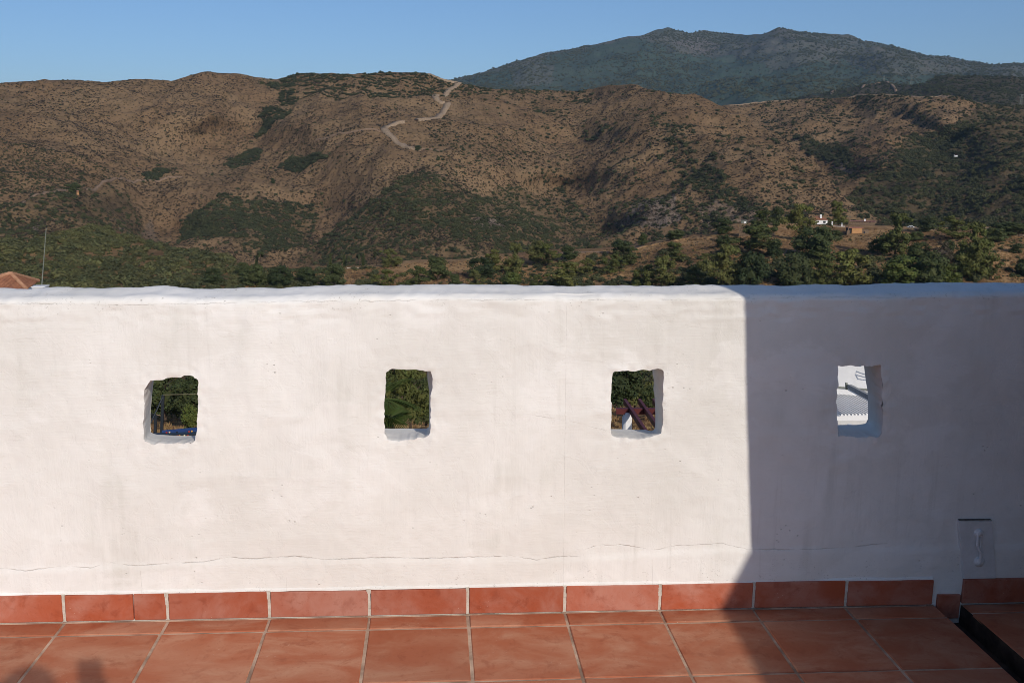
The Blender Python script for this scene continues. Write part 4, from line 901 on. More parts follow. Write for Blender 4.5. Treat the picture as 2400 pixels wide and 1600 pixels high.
# --- single trees
def crown_mesh(kind, seed):
    rng = np.random.default_rng(seed); puffs = []
    if kind == 'pine':                               # irregular, layered, open
        n = 27; lean = rng.normal(0, 0.10, 2)
        for k_ in range(n):
            z = rng.uniform(0.1, 0.93); R_ = 0.46 * (1 - (abs(z - 0.38) / 0.62) ** 1.9) + 0.04; a = rng.uniform(0, 6.28); d = R_ * rng.uniform(0.3, 1.12)
            r = rng.uniform(0.065, 0.17) * (1.15 - 0.5 * z)
            puffs.append(((d * math.cos(a) + lean[0] * z, d * math.sin(a) + lean[1] * z, z), (r * 1.15, r * 1.15, r * 0.72)))
        for z in (0.25, 0.45, 0.62, 0.78): puffs.append(((lean[0] * z, lean[1] * z, z), (0.2 * (1.1 - z), 0.2 * (1.1 - z), 0.12)))
        return foliage_mesh('crown', puffs, 100, 0.027, seed, M_PINE)
    n = 30
    for k_ in range(n):
        z = rng.uniform(0.08, 0.88); R_ = 0.47 * math.sqrt(max(0.02, 1 - ((z - 0.42) / 0.56) ** 2)); a = rng.uniform(0, 6.28); d = max(0, R_ - 0.13) * rng.uniform(0.6, 1.05); r = rng.uniform(0.11, 0.19)
        puffs.append(((d * math.cos(a), d * math.sin(a), z), (r, r, r * 0.85)))
    puffs.append(((0, 0, 0.42), (0.34, 0.34, 0.36)))
    return foliage_mesh('crown', puffs, 92, 0.030, seed, {'carob': M_CAROB, 'bright': M_BRIGHT, 'grey': M_GREYB}[kind])
CROWNS = {k_: [crown_mesh(k_, 300 + 17 * i_ + len(k_)) for i_ in range(n)] for k_, n in (('pine', 6), ('carob', 5), ('bright', 2), ('grey', 1))}
def trunk_mesh(seed):
    r = random.Random(seed); bm = bmesh.new(); p = [(0, 0, -0.06), (0.01, 0, 0.1), (r.uniform(-.04, .04), r.uniform(-.04, .04), 0.4), (r.uniform(-.05, .05), r.uniform(-.05, .05), 0.72)]
    tube(bm, p, [0.034, 0.028, 0.018, 0.006], 7)
    for k_ in range(5):
        a = r.uniform(0, 6.28); z = 0.16 + 0.11 * k_; L_ = r.uniform(0.2, 0.34); tube(bm, [(0.01, 0, z), (L_ * .5 * math.cos(a), L_ * .5 * math.sin(a), z + 0.06), (L_ * math.cos(a), L_ * math.sin(a), z + 0.15)], [0.012, 0.008, 0.003], 5)
    me = bpy.data.meshes.new('trunk'); bm.to_mesh(me); bm.free(); me.materials.append(M_BARK); return me
TRUNKS = [trunk_mesh(k_) for k_ in range(3)]
NAMES = {'pine': 'pine_tree', 'carob': 'carob_tree', 'bright': 'leafy_tree', 'grey': 'bare_shrub'}
tcount = [0]
def tree(hill, kind, px, base, top, wpx, label, group='trees on the near slope', cat='tree'):
    p = hill.point(px, base); r = math.hypot(p.x, p.y + CD); H_ = (base - top) * r / F * 1.12; W_ = wpx * r / F * 1.32
    k_ = tcount[0]; tcount[0] += 1; rr_ = random.Random(k_ * 7 + 1)
    e = empty(NAMES[kind], (p.x, p.y, p.z - 0.02 * H_), rr_.uniform(0, 6.28)); tag(e, label, cat, group)
    c = bpy.data.objects.new('crown', CROWNS[kind][k_ % len(CROWNS[kind])]); t_ = bpy.data.objects.new('trunk', TRUNKS[k_ % 3])
    for o in (c, t_): COL.objects.link(o); o.parent = e
    c.scale = (W_, W_, H_); t_.scale = (max(W_, H_ * 0.6), max(W_, H_ * 0.6), H_)
TREES = [
 ('carob', 570, 642, 613, 30, 'small dark tree on the bank below the green slope, left of the cypresses'), ('carob', 656, 678, 626, 52, 'round dark tree at the parapet, above the wall between first and second openings'),
 ('carob', 783, 676, 624, 54, 'broad dark tree in front of the low pale wall, above the parapet'), ('carob', 723, 672, 633, 52, 'low dark tree left of the broad dark one by the pale wall'),
 ('carob', 596, 678, 632, 58, 'dark bushy tree above the parapet at the foot of the green slope'), ('carob', 500, 668, 634, 40, 'dark shrubby tree between bare earth streaks, far left of the bank'),
 ('pine', 916, 628, 585, 46, 'pine at the left end of the straw-coloured bank'), ('carob', 1027, 658, 607, 56, 'large round dark tree standing alone before the straw-coloured bank'),
 ('pine', 907, 682, 640, 48, 'bright green conical pine cut by the parapet, left of a darker twin'), ('pine', 973, 682, 632, 54, 'dark conical pine cut by the parapet, just left below the large round tree'),
 ('carob', 1126, 653, 607, 66, 'wide dark tree at the right end of the straw-coloured bank'), ('pine', 1158, 636, 585, 50, 'mid-green pine behind the wide dark tree at the bank end'),
 ('pine', 1207, 640, 564, 50, 'tall dark pine in the middle of the view, above the reddish slope'), ('pine', 1254, 618, 561, 46, 'tall pine right of the tall dark middle pine'), ('pine', 1284, 620, 570, 46, 'dark pine on the right end of the middle pine group'),
 ('pine', 1116, 680, 636, 38, 'small pine at the parapet, below the wide dark tree'), ('bright', 1199, 682, 640, 48, 'bright green tree at the parapet below the tall middle pine'), ('carob', 1067, 680, 650, 30, 'small shrubby tree at the parapet right of the large round tree'),
 ('pine', 1260, 682, 647, 34, 'small pine at the parapet, left of a big olive-green one'), ('pine', 1318, 684, 616, 78, 'big olive-green spreading pine at the parapet, centre right'), ('carob', 1332, 610, 579, 46, 'dark tree beside the dirt path, above the big spreading pine'),
 ('pine', 1370, 643, 606, 38, 'small pine casting a dark shadow, right of the big spreading pine'), ('pine', 1436, 645, 604, 48, 'mid-green pine left of the leafless thicket'), ('carob', 1457, 601, 567, 46, 'dense dark tree at the left end of the grassy path'),
 ('pine', 1474, 626, 585, 42, 'pine just below the left end of the grassy path'), ('pine', 1585, 622, 578, 44, 'lone pine with a black shadow below the grassy path'), ('carob', 1695, 582, 555, 32, 'round dark bush at the right end of the grassy path'),
 ('pine', 1555, 684, 607, 58, 'tall pine at the parapet, left of the shadow edge'), ('pine', 1513, 684, 627, 52, 'pine at the parapet above the third opening'), ('pine', 1627, 682, 629, 48, 'low rounded pine at the parapet, left of the shadow edge'),
 ('pine', 1651, 643, 603, 38, 'small pine standing behind the low rounded pine'), ('pine', 1695, 686, 584, 74, 'very tall olive pine at the parapet above the shadow edge'), ('carob', 1757, 686, 605, 68, 'dense green tree right of the very tall olive pine'),
 ('carob', 1583, 556, 534, 42, 'dark bush on the crest behind the grassy path'), ('carob', 1693, 545, 514, 48, 'dark tree on the earth mound left of the stone wall'), ('carob', 1508, 571, 546, 24, 'small dark bush on the crest, left of the grassy path'), ('bright', 1493, 682, 652, 28, 'small bright shrub at the parapet right of the leafless thicket'),
 ('pine', 1874, 564, 484, 56, 'tallest pine on the ridge, left of the white house'), ('pine', 1792, 575, 503, 58, 'upright pine on the ridge beside the stone wall'), ('pine', 1765, 602, 538, 92, 'wide dark pine below the stone wall'),
 ('carob', 1815, 610, 571, 34, 'small rounded tree at the foot of the wide dark pine'), ('carob', 1908, 612, 532, 84, 'big dark spreading tree below the white house'), ('carob', 1956, 566, 543, 32, 'low round bush below the white gate pillars'),
 ('pine', 1964, 529, 477, 36, 'bright pine behind the white gate pillars'), ('carob', 1822, 529, 490, 30, 'slim dark tree on the ridge left of the tallest pine'), ('pine', 1990, 686, 599, 88, 'big bushy pine at the parapet below the ochre shed'),
 ('carob', 1860, 684, 597, 74, 'dark tree in the thicket at the parapet, right of the dense green tree'), ('pine', 1922, 684, 607, 64, 'olive tree in the thicket at the parapet, just left of the fourth opening'),
 ('pine', 2098, 598, 509, 66, 'tall double-topped pine right of the ochre shed'), ('carob', 2057, 590, 559, 40, 'low dark tree left of the tall double-topped pine'), ('carob', 2176, 548, 517, 38, 'round dark tree by the white car on the ridge road'),
 ('pine', 2237, 568, 519, 58, 'broad dark pine on the ridge right of the round tree'), ('carob', 2336, 550, 528, 36, 'round bush on the ridge road near the right edge'), ('carob', 2371, 549, 523, 64, 'wide dark bushes on the ridge road at the right edge'),
 ('pine', 2283, 626, 538, 66, 'tall leaning pine on the right slope'), ('carob', 2331, 575, 547, 46, 'low dark tree below the ridge road at right'), ('bright', 2115, 680, 611, 86, 'big bright green tree at the parapet, right of the earth slope'),
 ('carob', 2153, 618, 582, 48, 'rounded tree on the terrace below the ridge road'), ('carob', 2180, 680, 607, 64, 'dark tree behind the bright green one at the parapet'), ('bright', 2224, 676, 633, 48, 'yellow-green bush at the parapet, lower right'),
 ('pine', 2260, 657, 609, 48, 'dark pine below the leaning pine'), ('pine', 2287, 662, 578, 64, 'dense pine in front of the leaning pine'), ('pine', 2319, 662, 614, 38, 'small pine at the right foot of the dense pine'),
 ('carob', 2380, 595, 576, 26, 'small green bush in the dry grass near the right edge'), ('carob', 2396, 645, 612, 34, 'dark tree cut by the right edge of the view'), ('carob', 2147, 570, 551, 30, 'small dark bush under the ridge road'), ('carob', 2222, 596, 567, 26, 'small tree left of the leaning pine'), ('grey', 2204, 626, 578, 42, 'grey-brown leafless shrub between the green trees at right')]
for k_, px, b_, t_, w_, lab in TREES: tree(near, k_, px, b_, t_, w_, lab)
for px, b_, t_, w_, lab in ((172, 449, 427, 30, 'dark tree beside the small hut on the left hillside'), (980, 353, 341, 16, 'lone dark tree at the lower bend of the pale track'), (640, 442, 430, 9, 'tiny lone tree above the dark dome of woods')):
    tree(main, 'carob', px, b_, t_, w_, lab, 'lone trees on the hillside')

# ================================================================== BUILDINGS AND SMALL THINGS
M_PAINT = simple('white_paint', (0.80, 0.79, 0.77), (0.72, 0.71, 0.69), 2, 0.6, 0.2, 0.01)
M_ROOF = simple('clay_roof_tiles', (0.30, 0.135, 0.075), (0.20, 0.085, 0.05), 3.5, 0.85, 0.5, 0.02, 0.2)
M_RIDGE = simple('ridge_tiles', (0.46, 0.25, 0.15), (0.36, 0.18, 0.10), 4, 0.85, 0.5, 0.02, 0.2)
M_GREYM = simple('galvanised_metal', (0.20, 0.21, 0.17), (0.14, 0.15, 0.12), 12, 0.5, 0.1, 0.002, 0.5)
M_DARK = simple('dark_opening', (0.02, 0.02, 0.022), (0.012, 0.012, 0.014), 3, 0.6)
M_STONE = simple('stone_wall', (0.24, 0.17, 0.11), (0.15, 0.10, 0.065), 1.6, 0.95, 1.0, 0.2, 0.1)
M_OCHRE = simple('ochre_render', (0.48, 0.26, 0.11), (0.40, 0.21, 0.09), 1.0, 0.9, 0.2, 0.02)
M_PINK = simple('pink_clay', (0.34, 0.16, 0.11), (0.27, 0.12, 0.08), 1.2, 0.9, 0.3, 0.03)

def corrugated(bm, a, b, c, n, amp):
    """roof face: triangle apex a, eaves b-c, covered with rows of round tiles running down the slope"""
    a, b, c = Vector(a), Vector(b), Vector(c); nrm = (b - a).cross(c - a).normalized()
    if nrm.z < 0: nrm = -nrm
    rows = 16; grid = []
    for j in range(rows + 1):
        v = 0.02 + 0.98 * j / rows; row = []
        for i in range(n * 6 + 1):
            u = i / (n * 6); p = a.lerp(b.lerp(c, u), v)
            # rounds keep their spacing along the eaves
            k_ = (u - 0.5) * v * n; d = abs(math.sin(k_ * math.pi)) * amp + (j % 2) * amp * 0.35
            row.append(bm.verts.new(p + nrm * d))
        grid.append(row)
    for r0, r1 in zip(grid, grid[1:]):
        for i in range(n * 6): bm.faces.new((r0[i], r0[i + 1], r1[i + 1], r1[i]))
# house roof cut by the left edge, just beyond the parapet
rT = 62.0
apex = P(25, 642.5, rT); front_c = P(66, 684, rT - 3.2); right_c = P(90, 660, rT + 2.2); left_c = P(-75, 680, rT - 3.0)
right_c.z = front_c.z = left_c.z = (P(90, 660, rT + 2.2).z)
front_c = P(62, 679, rT); k_ = (right_c.z - CH) / (front_c.z - CH); front_c = Vector(CAM) + (front_c - Vector(CAM)) * k_
left_c = front_c + (right_c - front_c).cross(Vector((0, 0, 1))).normalized() * -3.6; left_c.z = right_c.z
if left_c.x > front_c.x: left_c = front_c - (left_c - front_c)
back_c = right_c + (left_c - front_c)
# true pyramid: apex over the middle of the square
root = empty('tiled_house', (apex.x, apex.y, apex.z - 4.5)); tag(root, 'house with a hipped clay-tile roof, cut by the left edge above the parapet', 'house')
for a_, b_ in ((left_c, front_c), (front_c, right_c), (right_c, back_c), (back_c, left_c)):
    bm = bmesh.new(); corrugated(bm, apex, a_, b_, 16, 0.055); bmesh.ops.recalc_face_normals(bm, faces=bm.faces[:]); child('roof', bm, M_ROOF, root)
for c_ in (left_c, front_c, right_c, back_c):
    bm = bmesh.new(); pp = [apex.lerp(c_, s) + Vector((0, 0, 0.05 + 0.02 * (i_ % 2))) for i_, s in enumerate(np.linspace(0, 1, 26))]; tube(bm, pp, [0.10 + 0.012 * (i_ % 2) for i_ in range(26)], 8); child('ridge_tiles', bm, M_RIDGE, root)
bm = bmesh.new(); ctr = (left_c + right_c) / 2; ins = [ctr + (c_ - ctr) * 0.90 for c_ in (left_c, front_c, right_c, back_c)]
t_ = [bm.verts.new((c_.x, c_.y, c_.z + 0.02)) for c_ in ins]; b_ = [bm.verts.new((c_.x, c_.y, c_.z - 4.5)) for c_ in ins]
for i_ in range(4): bm.faces.new((t_[i_], t_[(i_ + 1) % 4], b_[(i_ + 1) % 4], b_[i_]))
bm.faces.new(t_); bmesh.ops.recalc_face_normals(bm, faces=bm.faces[:]); child('wall', bm, M_WHITE, root)
# white chimney block with the aerial mast
cb = P(96, 690, 60.0); cw_ = 0.33
root = empty('chimney_block', (cb.x, cb.y, cb.z - 1.5)); tag(root, 'small white chimney block behind the parapet at far left', 'chimney')
bm = boxmesh((-cw_, -cw_, 0), (cw_, cw_, P(96, 672, 60).z - cb.z + 1.5), 0.02); obj('shaft', bm, M_PAINT, root)
bm = boxmesh((-cw_ - 0.04, -cw_ - 0.04, P(96, 672, 60).z - cb.z + 1.503), (cw_ + 0.04, cw_ + 0.04, P(96, 669.5, 60).z - cb.z + 1.5), 0.01); obj('cap', bm, M_PAINT, root)
b0, b1_ = P(98, 668, 60.4), P(108.5, 532, 60.4); bm = bmesh.new(); b0 = b0 + (b0 - b1_).normalized() * 0.8
tube(bm, [b0, b0.lerp(b1_, 0.5), b0.lerp(b1_, 0.97), b1_], [0.034, 0.028, 0.022, 0.015], 8)
root = empty('antenna_mast', b0); tag(root, 'thin leaning metal mast rising behind the parapet at far left', 'mast'); child('pole', bm, M_GREYM, root)
bm = bmesh.new(); tube(bm, [b1_ - Vector((0, 0, .05)), b1_ + Vector((0, 0, .12))], [0.03, 0.012], 8); child('tip', bm, M_DARK, root)

# --- the ridge: houses, sheds, walls
def frame_at(px, py, r, yaw=0.0):
    p = P(px, py, r) if r else near.point(px, py); d = Vector((p.x, p.y + CD, 0)).normalized(); return p, math.atan2(-d.x, d.y) + yaw
def hip_house(name, label, px, base, r, wpx, hpx, depth, yaw, wallm, roofm, roof_h=0.5, door=True, chimney=False, win=()):
    p, rz = frame_at(px, base, r, yaw); W_ = wpx * r / F; H_ = hpx * r / F; e = empty(name, p, rz); tag(e, label, 'house')
    bm = boxmesh((-W_ / 2, 0, -1.5), (W_ / 2, depth, H_)); obj('wall', bm, wallm, e)
    bm = bmesh.new(); o_ = 0.35; rh = H_ * roof_h
    v = [bm.verts.new(c_) for c_ in ((-W_ / 2 - o_, -o_, H_ + .003), (W_ / 2 + o_, -o_, H_ + .003), (W_ / 2 + o_, depth + o_, H_ + .003), (-W_ / 2 - o_, depth + o_, H_ + .003))]
    q = min(W_, depth) / 2; rg = [bm.verts.new((-W_ / 2 + q * 0.8, depth / 2, H_ + rh)), bm.verts.new((W_ / 2 - q * 0.8, depth / 2, H_ + rh))]
    for f in ((v[0], v[1], rg[1], rg[0]), (v[1], v[2], rg[1]), (v[2], v[3], rg[0], rg[1]), (v[3], v[0], rg[0]), (v[3], v[2], v[1], v[0])): bm.faces.new(f)
    ro = obj('roof', bm, roofm, e)
    if chimney: obj('chimney', boxmesh((W_ * 0.05, depth * 0.2, H_), (W_ * 0.05 + 0.8, depth * 0.2 + 0.8, H_ + rh + 0.9), 0.03), M_PAINT, ro)
    for (x, z, ww, hh) in win: obj('window', boxmesh((x * W_ - ww / 2, -0.06, z * H_ - hh / 2), (x * W_ + ww / 2, 0.05, z * H_ + hh / 2), 0.01), M_DARK, e)
    return e
hip_house('villa', 'white villa with red tiled roof and chimney on the ridge behind the tallest pine', 1921, 524, 480, 34, 8, 6.0, 0.25, M_PAINT, M_ROOF, 0.9, True, True, ((0.3, 0.45, 1.2, 0.9), (-0.1, 0.5, 0.9, 0.8)))
hip_house('low_house', 'long low house with a pinkish roof far behind the gate pillars', 2022, 521, 520, 50, 1.6, 7.0, 0.0, M_STONE, M_PINK, 0.7, False, True, ((0.3, 0.4, 0.9, 0.4),))
hip_house('farm_hut', 'tiny pale hut beside the dark tree on the left hillside', 183, 452, 800, 4, 3.5, 2.0, 0.3, M_OCHRE, M_PINK, 0.5, False, False, ((0.0, 0.4, 0.7, 0.9),))
e = hip_house('white_cottage', 'tiny white house among the woods on the right hill', 2241, 364, 1090, 6, 1.6, 4.0, 0.2, M_PAINT, M_PINK, 0.35, False, False, ((-0.2, 0.4, 1.4, 1.0), (0.25, 0.4, 1.4, 1.0)))
# ochre shed: flat roof, dark doorway, lighter side, low lean-to
p, rz = frame_at(2008, 549, 0, 0.35); e = empty('ochre_shed', p, rz); tag(e, 'flat-roofed ochre shed with a dark doorway on the ridge', 'shed')
obj('wall', boxmesh((-2.2, 0, -0.8), (2.2, 3.2, 2.25)), M_OCHRE, e); obj('roof', boxmesh((-3.9, -0.4, 2.253), (2.6, 3.6, 2.5), 0.03), M_PINK, e)
obj('doorway', boxmesh((-3.7, 0.3, -0.5), (-2.203, 3.0, 2.2)), M_DARK, e); obj('lean_to', boxmesh((2.203, 0.4, -0.8), (5.4, 2.6, 1.4), 0.03), M_STONE, e)
obj('window', boxmesh((3.0, 0.33, -0.2), (3.7, 0.45, 0.9), 0.01), M_DARK, e)
# gate pillars with low wall
p, rz = frame_at(1957, 532, 0); e = empty('gate_wall', p, rz); tag(e, 'white gate pillars joined by a low white wall on the ridge', 'gate')
for x, hh in ((-1.3, 2.0), (2.9, 1.5)): obj('pillar', boxmesh((x - 0.25, -0.25, -0.6), (x + 0.25, 0.25, hh), 0.03), M_PAINT, e); obj('pillar_cap', boxmesh((x - 0.36, -0.36, hh + .003), (x + 0.36, 0.36, hh + 0.2), 0.03), M_PAINT, e)
obj('low_wall', boxmesh((-1.047, -0.15, -0.6), (2.647, 0.15, 0.12), 0.02), M_PAINT, e); obj('end_wall', boxmesh((3.153, -0.15, -0.6), (4.3, 0.15, 0.2), 0.02), M_PAINT, e)
# mast beside the shed
p, rz = frame_at(1987.5, 550, 0); e = empty('utility_pole', p, rz); tag(e, 'concrete utility pole standing in front of the ochre shed', 'pole')
bm = bmesh.new(); tube(bm, [(0, 0, -1), (0, 0, 3.5), (0, 0, 8.2)], [0.26, 0.2, 0.13], 8); obj('pole', bm, M_STONE, e); bm = bmesh.new(); beam(bm, (-0.8, 0, 7.6), (0.8, 0, 7.6), 0.1, 0.1); obj('crossarm', bm, M_GREYM, e)
obj('base', boxmesh((-0.6, -0.6, -1), (0.6, 0.6, 1.8), 0.05), M_STONE, e)
# stone retaining wall with a hut on top
p, rz = frame_at(1750, 549, 0, -0.15); e = empty('retaining_wall', p, rz); tag(e, 'rough stone retaining wall catching the sun on the ridge, left of the upright pine', 'wall')
rw = random.Random(4)
bm = bmesh.new()
for j in range(7):
    x = -3.3
    while x < 3.3:
        w_ = rw.uniform(0.5, 1.0); box(bm, (x, rw.uniform(-0.12, 0.02), -1.0 + j * 0.82), (min(x + w_ - 0.05, 3.4), 1.2, -1.0 + j * 0.82 + 0.77)); x += w_
st = obj('stones', bm, M_STONE, e); st['kind'] = 'stuff'
p, rz = frame_at(1744, 524, 456, 0.1); e = empty('pump_hut', p, rz); tag(e, 'small pale hut on top of the stone retaining wall', 'hut')
obj('wall', boxmesh((-1.2, 0, -1.0), (1.2, 2.4, 1.2), 0.02), M_GREYM, e); obj('roof', boxmesh((-1.45, -0.25, 1.203), (1.45, 2.65, 1.42), 0.02), M_GREYM, e); obj('door', boxmesh((0.0, -0.06, -0.9), (0.8, 0.05, 0.9), 0.01), M_PAINT, e)
# white car on the ridge road
p, rz = frame_at(2134, 537, 463, 0.1); e = empty('parked_car', p, rz); tag(e, 'white car parked on the ridge road, only its roof and side showing', 'car')
bm = bmesh.new(); prof = [(-2.0, .25), (-2.0, .75), (-1.3, .85), (-0.7, 1.4), (0.9, 1.42), (1.6, .9), (2.0, .8), (2.0, .25)]
a_ = [bm.verts.new((x, -.85, z)) for x, z in prof]; b_ = [bm.verts.new((x, .85, z)) for x, z in prof]
for i_ in range(8): bm.faces.new((a_[i_], a_[(i_ + 1) % 8], b_[(i_ + 1) % 8], b_[i_]))
bm.faces.new(a_[::-1]); bm.faces.new(b_); bmesh.ops.recalc_face_normals(bm, faces=bm.faces[:]); bmesh.ops.bevel(bm, geom=bm.edges[:], offset=0.08, segments=2, affect='EDGES'); obj('body', bm, M_PAINT, e)
for x in (-0.5, 0.5): obj('window', boxmesh((x - 0.42, -0.865, 0.92), (x + 0.42, -0.84, 1.28), 0.005), M_DARK, e)
for x in (-1.25, 1.25):
    for y in (-0.78, 0.78):
        bm = bmesh.new(); tube(bm, [(x, y - 0.1, 0.3), (x, y + 0.1, 0.3)], 0.31, 14); obj('wheel', bm, M_DARK, e)
# low pale walls by the left bank and a row of palms and cypresses behind
for px0, px1, py_, lab in ((715, 758, 633, 'low pale garden wall behind the broad dark tree on the left bank'), (810, 850, 630, 'low pale garden wall right of the broad dark tree on the left bank')):
    a_, b_ = P(px0, py_, 424), P(px1, py_ - 0.5, 424); bm = bmesh.new(); beam(bm, a_, b_, 0.3, 1.0); o = tag(obj('garden_wall', bm, simple('pale_wall', (0.5, 0.43, 0.36), (0.4, 0.33, 0.27), 1)), lab, 'wall')
def palm_far(px, base, top, label):
    p, rz = frame_at(px, base, 432); H_ = (base - top) * 432 / F; e = empty('palm_tree', p, rz); tag(e, label, 'palm', 'palms behind the left bank')
    bm = bmesh.new(); tube(bm, [(0, 0, -1), (0.05, 0, H_ * 0.5), (0, 0, H_ * 0.82)], [0.26, 0.2, 0.2], 8); obj('trunk', bm, M_BARK, e)
    rng = np.random.default_rng(int(px)); bm = bmesh.new()
    for k_ in range(26):
        a = rng.uniform(0, 6.28); up = rng.uniform(-0.6, 1.0); L_ = H_ * rng.uniform(0.16, 0.24); q0 = Vector((0, 0, H_ * 0.82)); d = Vector((math.cos(a), math.sin(a), up)).normalized()
        s = d.cross(Vector((0, 0, 1))).normalized() * L_ * 0.32; m_ = q0 + d * L_ * 0.6; t_ = q0 + d * L_ - Vector((0, 0, L_ * 0.4))
        bm.faces.new([bm.verts.new(v) for v in (q0, m_ - s, t_ - s * 0.4, t_ + s * 0.4, m_ + s)])
    me = bpy.data.meshes.new('fronds'); bm.to_mesh(me); bm.free(); me.materials.append(M_CAROB); obj('fronds', me, None, e)
for px, b_, t_, lab in ((843, 634, 592, 'shaggy palm behind the right-hand pale garden wall'), (818, 634, 600, 'smaller palm left of the shaggy palm on the left bank'), (883, 632, 588, 'slim palm left of the pine at the bank end'), (612, 634, 586, 'palm standing right of the cypress by the green slope')): palm_far(px, b_, t_, lab)
def cypress(px, base, top, label):
    p, rz = frame_at(px, base, 436); H_ = (base - top) * 436 / F; e = empty('cypress_tree', p, rz); tag(e, label, 'cypress', 'cypresses behind the left bank')
    c = bpy.data.objects.new('crown', CROWNS['carob'][1]); COL.objects.link(c); c.parent = e; c.scale = (H_ * 0.2, H_ * 0.2, H_); t_ = bpy.data.objects.new('trunk', TRUNKS[0]); COL.objects.link(t_); t_.parent = e; t_.scale = (H_ * .4, H_ * .4, H_)
for px, b_, t_, lab in ((603, 634, 592, 'dark cypress beside the palm, left of the bank'), (775, 632, 590, 'cypress above the broad dark tree on the left bank'), (808, 632, 590, 'cypress left of the two palms on the left bank'), (852, 632, 586, 'thin cypress right of the shaggy palm')): cypress(px, b_, t_, lab)
# pylons on the wooded hill
def pylon(px, base, top, r, label):
    p, rz = frame_at(px, base, r); H_ = (base - top) * r / F; e = empty('power_pylon', p, rz); tag(e, label, 'pylon', 'pylons on the skyline'); bm = bmesh.new(); w_ = H_ * 0.1
    for sx in (-1, 1):
        for sy in (-1, 1): beam(bm, (sx * w_, sy * w_, -2), (sx * w_ * .25, sy * w_ * .25, H_), 0.5, 0.5)
    for k_ in range(6):
        z0, z1 = H_ * k_ / 6, H_ * (k_ + 1) / 6; q0, q1 = w_ * (1 - .75 * k_ / 6), w_ * (1 - .75 * (k_ + 1) / 6)
        beam(bm, (-q0, -q0, z0), (q1, -q1, z1), 0.3, 0.3); beam(bm, (q0, q0, z0), (-q1, q1, z1), 0.3, 0.3)
    obj('tower', bm, M_GREYM, e)
    for z in (0.72, 0.84, 0.95): bm = bmesh.new(); beam(bm, (-H_ * .16, 0, H_ * z), (H_ * .16, 0, H_ * z), 0.4, 0.5); obj('crossarm', bm, M_GREYM, e)
pylon(2071, 196, 180, 2500, 'power pylon over the reddish track on the wooded hill'); pylon(2135, 201, 179, 2500, 'power pylon right of the track on the wooded hill'); pylon(2392, 250, 226, 1500, 'power pylon at the right edge of the brown hill')

# ================================================================== SEEN THROUGH THE OPENINGS
M_POST = simple('dark_blue_metal', (0.020, 0.026, 0.034), (0.012, 0.016, 0.022), 10, 0.5, 0.1, 0.002, 0.4)
rA = 42.0
def ground_z(px, py, r): return P(px, py, r).z
# first opening: frame posts with a wire, a brace, and a blue rim with bulbs
root = empty('climbing_frame', P(372, 1030, rA)); tag(root, 'dark metal frame posts with a brace seen through the first opening', 'frame')
for a_, b_, w_ in ((hole1(540, 1300), hole1(556, 860), 0.11), (hole1(640, 1300), hole1(668, 560), 0.11)):
    bm = bmesh.new(); beam(bm, P(*a_, rA), P(*b_, rA), w_, w_, (0, 1, 0)); child('post', bm, M_POST, root)
bm = bmesh.new(); tube(bm, [P(*hole1(668, 575), rA), P(*hole1(470, 1000), rA - 0.5)], 0.03, 6); child('brace', bm, M_POST, root)
bm = bmesh.new(); tube(bm, [P(*hole1(668, 555), rA), P(*hole1(1260, 540), rA)], 0.022, 6); child('top_rail', bm, simple('olive_rail', (0.13, 0.12, 0.06), (0.10, 0.09, 0.05)), root)
bm = bmesh.new(); tube(bm, [P(*hole1(560, 855), rA), P(*hole1(650, 878), rA)], 0.02, 6); child('link_rail', bm, M_STONE, root)
M_BLUE = simple('blue_board', (0.035, 0.075, 0.21), (0.025, 0.05, 0.15), 3, 0.6, 0.2, 0.01)
root = empty('blue_canopy', P(430, 1016, 36)); tag(root, 'blue board with a row of small coloured lamps at the foot of the first opening', 'board')
bm = bmesh.new(); beam(bm, P(*hole1(650, 1150), 36), P(*hole1(1290, 1095), 36), 0.5, 0.12); child('board', bm, M_BLUE, root)
bm = bmesh.new(); beam(bm, P(*hole1(420, 1175), 35.6), P(*hole1(1290, 1145), 35.6), 0.3, 0.07); child('lower_board', bm, M_POST, root)
for i_, (x, y, c) in enumerate(((720, 1132, (0.45, .03, .02)), (766, 1128, (0.7, .5, .3)), (880, 1125, (0.02, .02, .03)), (1065, 1118, (0.45, .05, .03)), (1108, 1112, (.8, .4, .08)), (920, 1180, (.75, .35, .08)), (995, 1178, (.8, .65, .35)), (1045, 1176, (.4, .04, .02)), (890, 1184, (.35, .04, .02)))):
    bm = bmesh.new(); bmesh.ops.create_icosphere(bm, subdivisions=2, radius=0.034); bmesh.ops.translate(bm, vec=P(*hole1(x, y), 35.2), verts=bm.verts[:]); child('lamp', bm, simple('lamp_glass_%d' % i_, c, tuple(v * .8 for v in c), 5, 0.3), root)
# bright shrub
p_ = P(*hole1(1090, 1300), 46)
def loose_tree(kind, p, W_, H_, label, var=0):
    e = empty(NAMES[kind], p, var * 1.3); tag(e, label, 'tree' if H_ > 2 else 'shrub'); c = bpy.data.objects.new('crown', CROWNS[kind][var % len(CROWNS[kind])]); t_ = bpy.data.objects.new('trunk', TRUNKS[var % 3])
    for o in (c, t_): COL.objects.link(o); o.parent = e
    c.scale = (W_, W_, H_); t_.scale = (W_, W_, H_)
loose_tree('bright', P(*hole1(1110, 1180), 60), 1.6, 2.1, 'bright leafy shrub at the right of the first opening', 0)
loose_tree('carob', P(*hole1(700, 900), 95), 5.0, 4.6, 'dark round tree filling the top of the first opening', 2); loose_tree('carob', P(*hole1(1100, 860), 90), 4.0, 4.0, 'dark tree at the upper right of the first opening', 3)
loose_tree('pine', P(*hole2(800, 1180), 48), 2.5, 3.3, 'olive bushy tree in the middle of the second opening', 1); loose_tree('carob', P(*hole2(1060, 1150), 60), 2.4, 3.0, 'dark tree at the right of the second opening', 0)
